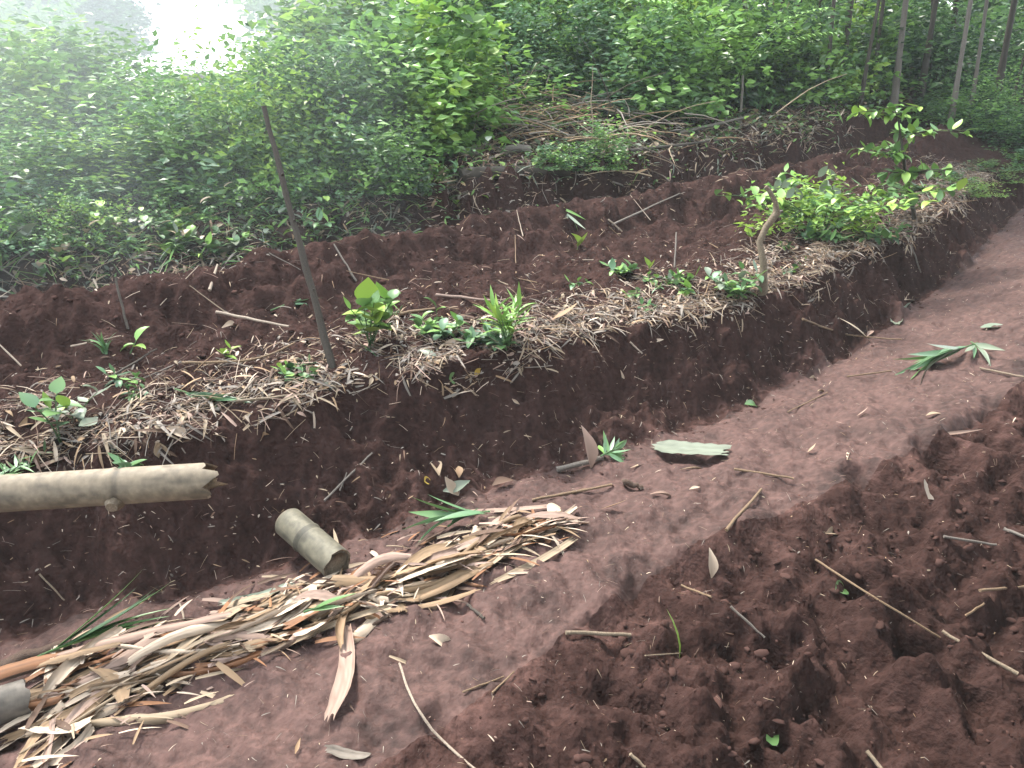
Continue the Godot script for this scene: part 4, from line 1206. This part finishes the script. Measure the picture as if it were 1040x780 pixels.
# ---------------------------------------------------------------- odds and ends on path, bank and loose soil
func place_path_bits() -> void:
	spray("cut_fan_leaf", "bunch of long green blades dropped on the trodden path", Vector2(2.380, 3.841), Vector2(1.961, 3.640), 11, 0.42, ["mid", "bluish", "greygreen"], 0.16, 0.5, 0.02)
	spray("cut_fan_leaf", "short bent green blades at the stalk end of the dropped bunch", Vector2(2.340, 3.829), Vector2(2.330, 3.675), 5, 0.16, ["greygreen", "bluish"], 0.7, 1.0, 0.04)
	spray("green_rosette", "small green rosette of pointed leaves on the path beside the brown leaf", Vector2(0.370, 2.993), Vector2(0.512, 3.122), 12, 0.11, ["mid", "bluish", "fresh"], 1.3, 1.2, 0.03)
	lay("brown_leaf", "reddish brown dry leaf standing upright at the bank foot", "leaf", leaf_mesh("dry", "pink", 0), Vector2(0.327, 2.970), Vector2(0.319, 3.014), 0.22, 0.0, 0.9, "", Vector2(0.0, 0.17))
	stick("cut_stick", "thick cut stem lying at the foot of the bank by the rosette", "stick", [Vector2(0.188, 2.954), Vector2(0.380, 3.008)], 0.012, 0.010, "grey", 0.004)
	stick("cut_stick", "thin cut stem pointing at the brown knob on the path", "stick", [Vector2(0.076, 2.703), Vector2(0.388, 2.742)], 0.006, 0.005, "tan", 0.004)
	stick("root_knob", "short brown bamboo root knob lying on the path", "stick", [Vector2(0.429, 2.761), Vector2(0.506, 2.760)], 0.015, 0.009, "brown", 0.0)
	lay("flat_leaf", "wide grey green leaf lying flat on the path", "leaf", sheath_mesh(7, "dusty"), Vector2(0.656, 3.169), Vector2(0.925, 3.021), 1.0, 0.006, 0.1)
	lay("flat_leaf", "pale tattered leaf lying near the bank foot uphill", "leaf", sheath_mesh(9, "greygreen"), Vector2(2.286, 4.597), Vector2(2.511, 4.662), 1.1, 0.02, -0.3)
	lay("flat_leaf", "small bright green leaf lying at the foot of the bank", "leaf", leaf_mesh("oval", "mid", 1), Vector2(1.120, 3.532), Vector2(1.241, 3.612), 0.09, 0.012, 0.2)
	lay("flat_leaf", "long grey green leaf lying at the uphill end of the path", "leaf", leaf_mesh("lance", "greygreen", 0), Vector2(2.520, 4.060), Vector2(2.795, 4.089), 0.55, 0.012, 0.2)
	lay("flat_leaf", "small pale green leaf on the bank under the terrace weeds", "leaf", leaf_mesh("heart", "mid", 1), Vector2(-0.259, 3.045), Vector2(-0.220, 3.060), 0.06, 0.012, 0.5)
	lay("tall_dry_leaf", "tall pale curved dry blade standing at the bank foot uphill", "leaf", leaf_mesh("lance", "pale", 0), Vector2(2.048, 4.295), Vector2(1.880, 4.283), 0.3, 0.0, 0.3, "", Vector2(0.0, 0.13))
	stick("long_twig", "long thin curved twig lying along the bank foot uphill", "twig", [Vector2(1.542, 4.016), Vector2(1.932, 4.315), Vector2(2.153, 4.155)], 0.006, 0.003, "tan", 0.006)
	lay("dry_leaf", "pale pink dry leaf by the long twig uphill", "leaf", leaf_mesh("dry", "pink", 1), Vector2(2.035, 4.319), Vector2(2.186, 4.567), 0.14, 0.02, 0.4)
	lay("dry_leaf", "pale dry leaf above the tattered leaf on the path", "leaf", leaf_mesh("dry", "pale", 1), Vector2(2.458, 4.784), Vector2(2.682, 5.022), 0.18, 0.02, 0.4)
	stick("path_twig", "thin pale twig lying at the uphill end of the path", "twig", [Vector2(2.250, 3.575), Vector2(2.360, 3.379)], 0.005, 0.004, "straw", 0.006)
	for e in [[Vector2(-0.206, 2.729), Vector2(-0.279, 2.747), "pale", "pale dry leaf of the group of three at the bank foot"], [Vector2(-0.267, 2.740), Vector2(-0.145, 2.751), "greygreen", "greyish dry leaf lying flat at the bank foot"], [Vector2(-0.283, 2.761), Vector2(-0.312, 2.845), "straw", "narrow dry leaf standing at the bank foot"], [Vector2(-0.208, 2.777), Vector2(-0.218, 2.822), "tan", "narrow brown dry leaf standing beside the pale ones"], [Vector2(-0.078, 2.807), Vector2(0.008, 2.853), "brown", "dull brown dry leaf on the ground near the pale ones"]]:
		lay("dry_leaf", e[3], "leaf", leaf_mesh("dry", e[2], rng.randi() % 3), e[0], e[1], 0.13, 0.02, rng.randf_range(-0.3, 0.3), "", Vector2(0, 0.02))
	lay("curled_leaf", "curled pale dry leaf on the path below the heap", "leaf", leaf_mesh("dry", "pale", 3), Vector2(-0.244, 1.957), Vector2(-0.142, 1.911), 0.11, 0.02, 0.2)
	lay("white_leaf", "small white scrap of leaf on the path beyond the heap", "leaf", leaf_mesh("heart", "pale", 1), Vector2(0.131, 2.595), Vector2(0.187, 2.611), 0.07, 0.015, 0.2)
	stick("white_cane", "long thin whitish curved stem lying on the near soil", "cane", [Vector2(-0.322, 1.880), Vector2(-0.254, 1.697), Vector2(-0.178, 1.633), Vector2(-0.073, 1.534)], 0.0035, 0.0035, "pale", 0.008)
	stick("straw_cane", "straight straw coloured stem piece lying on the path edge", "cane", [Vector2(0.161, 1.976), Vector2(0.359, 2.018)], 0.006, 0.006, "straw", 0.006)
	lay("green_grass_leaf", "single bright green blade standing in the loose soil", "leaf", leaf_mesh("grass", "bright", 0), Vector2(0.501, 1.971), Vector2(0.513, 1.977), 0.28, 0.0, 0.3, "", Vector2(0.0, 0.14))
	stick("pale_straw", "thin dry stem joined to the bright green blade", "cane", [Vector2(0.380, 1.883), Vector2(0.507, 1.974)], 0.002, 0.002, "straw", 0.004)
	stick("long_dry_cane", "long bent dry stem lying over the dark loose soil", "cane", [Vector2(1.046, 2.368), Vector2(1.111, 2.122), Vector2(1.296, 2.008)], 0.004, 0.003, "tan", 0.008)
	stick("long_dry_cane", "thick pale end of a dry stem on the dark loose soil", "cane", [Vector2(1.297, 2.011), Vector2(1.437, 1.858)], 0.005, 0.006, "straw", 0.008)
	for e in [[Vector2(1.444, 2.093), Vector2(1.687, 2.212), 0.005, "tan", "thick brown stick lying on the dark soil below the clods"], [Vector2(1.408, 2.083), Vector2(1.455, 2.078), 0.004, "tan", "short brown stick lying beside the thick one"], [Vector2(1.459, 2.347), Vector2(1.658, 2.366), 0.005, "grey", "grey stick half buried in the dark clods"], [Vector2(1.718, 2.436), Vector2(1.774, 2.350), 0.006, "grey", "grey thick stick end at the edge of the dark clods"], [Vector2(0.735, 2.393), Vector2(0.930, 2.641), 0.006, "tan", "brown stick leaning along the broken path edge"], [Vector2(0.870, 2.800), Vector2(1.086, 2.740), 0.005, "tan", "thin brown stick lying on the trodden path"], [Vector2(0.562, 2.253), Vector2(0.623, 2.115), 0.004, "tan", "thin dry twig lying by the bright blade"], [Vector2(0.670, 2.062), Vector2(0.761, 2.003), 0.004, "grey", "grey twig at the rim of the dark hollow"], [Vector2(0.928, 1.652), Vector2(0.957, 1.596), 0.006, "straw", "straw stick standing out of the near dark soil"], [Vector2(0.303, 1.618), Vector2(0.338, 1.594), 0.005, "straw", "pale stick end in the near dark soil"], [Vector2(-0.133, 1.756), Vector2(-0.022, 1.830), 0.003, "tan", "thin orange twig on the near soil"], [Vector2(-0.053, 1.751), Vector2(0.006, 1.832), 0.003, "tan", "thin forked orange twig on the near soil"], [Vector2(-1.555, 2.248), Vector2(-1.481, 2.237), 0.003, "straw", "lone straw stuck to the dark bank below the pole"], [Vector2(-0.679, 2.555), Vector2(-0.543, 2.787), 0.004, "grey", "grey twig leaning on the bank above the bamboo stub"], [Vector2(-0.641, 2.634), Vector2(-0.625, 2.695), 0.003, "grey", "short twig beside the grey twig on the bank"], [Vector2(-1.016, 2.084), Vector2(-1.077, 2.189), 0.004, "pale", "thin pale curl rising from the heap at the bank foot"], [Vector2(0.557, 3.539), Vector2(0.612, 3.521), 0.004, "pale", "thin rootlet on the bank face under the lip"], [Vector2(2.666, 5.212), Vector2(2.739, 5.171), 0.006, "grey", "thin grey stick leaning on the bank below the sapling"], [Vector2(1.262, 3.344), Vector2(1.521, 3.554), 0.003, "tan", "thin twig on the path uphill of the green leaf"], [Vector2(1.667, 3.690), Vector2(1.900, 3.722), 0.004, "tan", "thin twig on the path below the dropped bunch"], [Vector2(-0.378, 2.061), Vector2(-0.445, 2.037), 0.006, "brown", "short dark stick under the edge of the heap"], [Vector2(-0.140, 2.131), Vector2(-0.083, 2.028), 0.005, "bark", "short dark stick lying alone on the path"]]:
		stick("path_stick", e[4], "stick", [e[0], e[1]], e[2], e[2] * 0.8, e[3], 0.005)
	lay("crumpled_leaf", "crumpled grey leaf on the crest of the dark clods", "leaf", leaf_mesh("heart", "grey", 3), Vector2(1.531, 2.594), Vector2(1.634, 2.726), 0.1, 0.02, 0.5)
	lay("pale_sheath", "upright pale sheath scrap in the loose soil", "leaf", leaf_mesh("dry", "pale", 0), Vector2(0.664, 2.274), Vector2(0.673, 2.306), 0.12, 0.01, 0.6, "", Vector2(0, 0.03))
	lay("yellow_leaf", "round yellow leaf stuck on the bank face", "leaf", leaf_mesh("heart", "yellow", 0), Vector2(-0.157, 3.099), Vector2(-0.124, 3.117), 0.05, 0.015, 0.6)
	lay("yellow_leaf", "tiny orange leaf at the bank foot by the dry leaves", "leaf", leaf_mesh("heart", "yellow", 0), Vector2(-0.336, 2.719), Vector2(-0.313, 2.751), 0.04, 0.012, 0.2)
	lay("fallen_leaf", "dusty green leaf scrap lying on the near soil", "leaf", sheath_mesh(12, "grey"), Vector2(-0.455, 1.571), Vector2(-0.374, 1.627), 0.3, 0.012, 0.2)
	lay("fallen_leaf", "small green leaf lying on the near dark soil", "leaf", leaf_mesh("heart", "mid", 0), Vector2(0.682, 1.702), Vector2(0.723, 1.718), 0.05, 0.012, 0.2)
	lay("fallen_leaf", "dark green leaf lying on the dark clods beside the long stem", "leaf", leaf_mesh("heart", "mid", 1), Vector2(1.041, 2.186), Vector2(1.121, 2.249), 0.06, 0.012, 0.2)
	lay("fallen_leaf", "dry pale cup shaped leaf at the top of the dark soil", "leaf", leaf_mesh("dry", "straw", 1), Vector2(1.109, 2.460), Vector2(1.196, 2.504), 0.1, 0.012, 0.2)
	for e in [[Vector2(-0.204, 3.052), Vector2(-0.132, 3.077), "straw"], [Vector2(0.085, 3.247), Vector2(0.136, 3.231), "pale"], [Vector2(0.000, 3.117), Vector2(0.034, 3.118), "pale"], [Vector2(0.652, 3.551), Vector2(0.743, 3.635), "pale"], [Vector2(0.505, 3.463), Vector2(0.533, 3.439), "pale"], [Vector2(-0.538, 1.564), Vector2(-0.544, 1.622), "tan"], [Vector2(1.200, 2.918), Vector2(1.261, 2.976), "straw"], [Vector2(1.314, 2.810), Vector2(1.377, 2.947), "pale"], [Vector2(0.670, 2.676), Vector2(0.724, 2.713), "pale"], [Vector2(1.702, 2.935), Vector2(1.962, 3.010), "pink"], [Vector2(0.674, 2.871), Vector2(0.813, 2.923), "straw"], [Vector2(0.486, 2.934), Vector2(0.605, 2.973), "straw"], [Vector2(1.473, 3.554), Vector2(1.533, 3.612), "straw"], [Vector2(1.522, 3.790), Vector2(1.596, 3.826), "straw"], [Vector2(1.503, 3.180), Vector2(1.573, 3.207), "pink"], [Vector2(1.760, 3.103), Vector2(1.820, 3.096), "straw"], [Vector2(-0.952, 2.081), Vector2(-0.882, 2.060), "straw"], [Vector2(-1.134, 2.072), Vector2(-1.119, 2.095), "straw"], [Vector2(0.324, 2.565), Vector2(0.441, 2.626), "tan"], [Vector2(0.519, 2.661), Vector2(0.636, 2.689), "pink"]]:
		lay("dry_scrap", "small dry scrap of leaf lying on path or bank", "leaf", leaf_mesh("dry", e[2], rng.randi() % 3), e[0], e[1], rng.randf_range(0.03, 0.07), 0.012, rng.randf_range(-0.5, 0.5), "small dry leaf scraps on path and bank")

# ---------------------------------------------------------------- crumbs, chaff, ground cover
func place_stuff() -> void:
	var lumps := [lump(1), lump(2), lump(3)]
	var clod_m := plain("crumb", Color(1, 1, 1), 0.97, 0.0, 8.0, 0.0, 0.12)
	clod_m.vertex_color_use_as_albedo = true
	for k in 3:
		var places := []
		var cols := PackedColorArray()
		for i in 1900:
			var u := rng.randf_range(-0.4, 7.5)
			if i % 3 == 0:
				u = rng.randf_range(0.2, 3.2)
			var v := 0.0
			var size := 0.0018 + 0.009 * pow(rng.randf(), 4.0)
			var zone := rng.randf()
			var base := Color(0.053, 0.029, 0.0245)
			if zone < 0.55:
				v = along(u, FRONT_V) - 0.05 - rng.randf_range(0.0, 1.3)
				size *= 1.5
			elif zone < 0.60:
				v = rng.randf_range(along(u, FRONT_V), along(u, FOOT_V))
				base = Color(0.10, 0.052, 0.044)
				size *= 0.5
			elif zone < 0.68:
				v = along(u, FOOT_V) - absf(rng.randfn()) * 0.07
			else:
				v = rng.randf_range(along(u, EDGE_V) + 0.35, along(u, TRENCH_V))
				size *= 1.5
			var sunk := 0.1
			if i % 60 == 0 and zone < 0.55:
				size = rng.randf_range(0.008, 0.024)
				sunk = -0.25
			var p := xd(u, v)
			places.append(Transform3D(Basis(Vector3.UP, rng.randf() * TAU) * Basis(Vector3.RIGHT, rng.randf()) * Basis.from_scale(Vector3(size * rng.randf_range(0.7, 1.8), size * rng.randf_range(0.5, 0.9), size)), at(p, size * sunk)))
			var c := base * rng.randf_range(0.75, 1.25)
			c.a = 1.0
			cols.append(c)
		scatter("soil_crumbs", "loose crumbs of red soil on the dug ground", "soil", lumps[k].mesh(clod_m), places, cols)
	# chaff: thin straws and leaf scraps along the bank edge and the upper rim
	var straw := Shape.new()
	rod(straw, PackedVector3Array([Vector3.ZERO, Vector3(0.5, 0.03, 0.02), Vector3(1, 0, 0.0)]), PackedFloat32Array([0.014, 0.012, 0.008]), 4, Color(1, 1, 1))
	var scrap := Shape.new()
	blade(scrap, Vector3.ZERO, Vector3.RIGHT, Vector3.UP, 1.0, 0.3, 0.9, 0.6, LANCE, Color(1, 1, 1))
	var strip := Shape.new()
	blade(strip, Vector3.ZERO, Vector3.RIGHT, Vector3.UP, 1.0, 0.09, 0.6, 0.5, GRASS, Color(1, 1, 1))
	var chaff_m := tinted("chaff", 0.8, 0.15)
	var meshes := [straw.mesh(chaff_m), scrap.mesh(chaff_m), strip.mesh(chaff_m)]
	for k in 3:
		var places := []
		var cols := PackedColorArray()
		for i in 12500:
			var zone := rng.randf()
			var u := rng.randf_range(-0.3, 7.6)
			var p := Vector2.ZERO
			var length: float = [0.10, 0.035, 0.09][k] * rng.randf_range(0.35, 1.3)
			var tilt := 0.5
			var keys := ["straw", "grey", "grey", "brown", "grey", "pale", "brown", "pink", "straw", "tan"]
			if zone < 0.45:
				p = beside(u, EDGE_V, absf(rng.randfn()) * 0.27 - 0.03)
				if n_edge.get_noise_2d(p.x * 1.5, p.y * 1.5 + 7.0) < -0.3:
					continue
			elif zone < 0.52:
				p = beside(u, EDGE_V, rng.randf_range(0.1, 1.7))
				length *= 0.6
			elif zone < 0.82:
				p = beside(u, TRENCH_V, (0.03 if u > 2.6 else -0.12) + absf(rng.randfn()) * 0.42)
				length *= 1.3
				if rng.randf() < 0.15 or u < 3.0 and rng.randf() < 0.3:
					keys = ["mid", "fresh", "greygreen"]
			elif zone < 0.95:
				p = beside(u, FOOT_V, rng.randf_range(-1.6, 0.0))
				length *= rng.randf_range(0.1, 0.35)
				tilt = 0.25
			else:
				p = beside(u, FOOT_V, rng.randf_range(0.0, 0.3))
				length *= 0.4
				tilt = 0.3
			places.append(Transform3D(lying_frame(p, length, rng.randf_range(0.7, 1.5), rng.randf() * TAU, tilt), at(p, rng.randf_range(0.002, 0.022))))
			cols.append(pick_tone(keys))
		scatter("dry_litter", ["dry straw strewn along the bank edge and rim", "dry leaf scraps strewn along the bank edge and rim", "dry grass blades strewn along the bank edge and rim"][k], "litter", meshes[k], places, cols)
	# ground cover on the slope above the rim
	var bladem := Shape.new()
	blade(bladem, Vector3.ZERO, Vector3.RIGHT, Vector3.UP, 1.0, 0.07, 0.9, 0.3, GRASS, Color(1, 1, 1))
	var leafm := Shape.new()
	blade(leafm, Vector3.ZERO, Vector3.RIGHT, Vector3.UP, 1.0, 0.55, 0.6, 0.3, OVAL, Color(1, 1, 1))
	var cover_m := tinted("cover", 0.45, 0.5)
	var cover := [bladem.mesh(cover_m), leafm.mesh(cover_m)]
	for k in 2:
		var places := []
		var cols := PackedColorArray()
		for i in 9000:
			var u := rng.randf_range(-1.0, 9.0)
			var s := 0.06 + absf(rng.randfn()) * (1.6 if i % 2 else 0.4)
			if u > 3.0 and rng.randf() < 0.75:
				continue
			var p := beside(u, TRENCH_V, s)
			if n_edge.get_noise_2d(p.x * 0.9, p.y * 0.9) < -0.25:
				continue
			var dir := rough_dir(1.1)
			places.append(Transform3D(frame(dir, Vector3.UP, ([0.2, 0.075][k] as float) * rng.randf_range(0.4, 1.2)), at(p, rng.randf_range(0.0, 0.12) * k)))
			cols.append(pick_tone(["mid", "fresh", "mid", "bright", "greygreen", "straw"]))
		scatter("ground_cover", ["grass growing on the slope above the terrace rim", "small leafy growth on the slope above the terrace rim"][k], "undergrowth", cover[k], places, cols)

# ---------------------------------------------------------------- the scene
func _ready() -> void:
	var cam := Camera3D.new()
	cam.name = "camera"
	cam.position = Vector3(0, 1.5, 0)
	cam.rotation_degrees = Vector3(-17, 0, 0)
	cam.fov = 52.85
	cam.near = 0.05
	cam.far = 400.0
	add_child(cam)
	cam.make_current()
	var env := Environment.new()
	env.background_mode = Environment.BG_SKY
	var sky := Sky.new()
	var sm := ProceduralSkyMaterial.new()
	sm.sky_top_color = Color(0.80, 0.84, 0.88)
	sm.sky_horizon_color = Color(0.93, 0.95, 0.97)
	sm.sky_curve = 0.2
	sm.ground_horizon_color = Color(0.25, 0.22, 0.19)
	sm.ground_bottom_color = Color(0.16, 0.12, 0.10)
	sm.sun_angle_max = 0.0
	sky.sky_material = sm
	env.sky = sky
	env.background_energy_multiplier = 1.0
	env.tonemap_mode = Environment.TONE_MAPPER_LINEAR
	env.tonemap_exposure = 6.8
	env.sdfgi_enabled = true
	env.ssao_enabled = true
	env.ssil_enabled = true
	env.fog_enabled = true
	env.fog_density = 0.003
	env.volumetric_fog_enabled = true
	env.volumetric_fog_density = 0.0
	env.fog_light_color = Color(0.93, 0.97, 0.98)
	var we := WorldEnvironment.new()
	we.name = "world_environment"
	we.environment = env
	add_child(we)
	var sun := DirectionalLight3D.new()
	sun.name = "sun"
	sun.light_energy = 0.5
	sun.light_color = Color(1.0, 0.98, 0.94)
	sun.light_angular_distance = 14.0
	sun.shadow_enabled = true
	add_child(sun)
	sun.look_at_from_position(Vector3(-3.0, 8.0, -3.4), Vector3.ZERO)
	rng.seed = 20240
	setup_noise()
	mats["_mottle"] = tile(0.02, 5, 0.62, 1.0)
	mats["_grain"] = tile(0.035, 8, 0.0, 1.0)
	build_ground()
	make_foliage()
	place_scrub()
	place_thicket()
	place_shade_trees()
	place_brush()
	place_terrace()
	place_bamboo()
	place_path_bits()
	place_stuff()
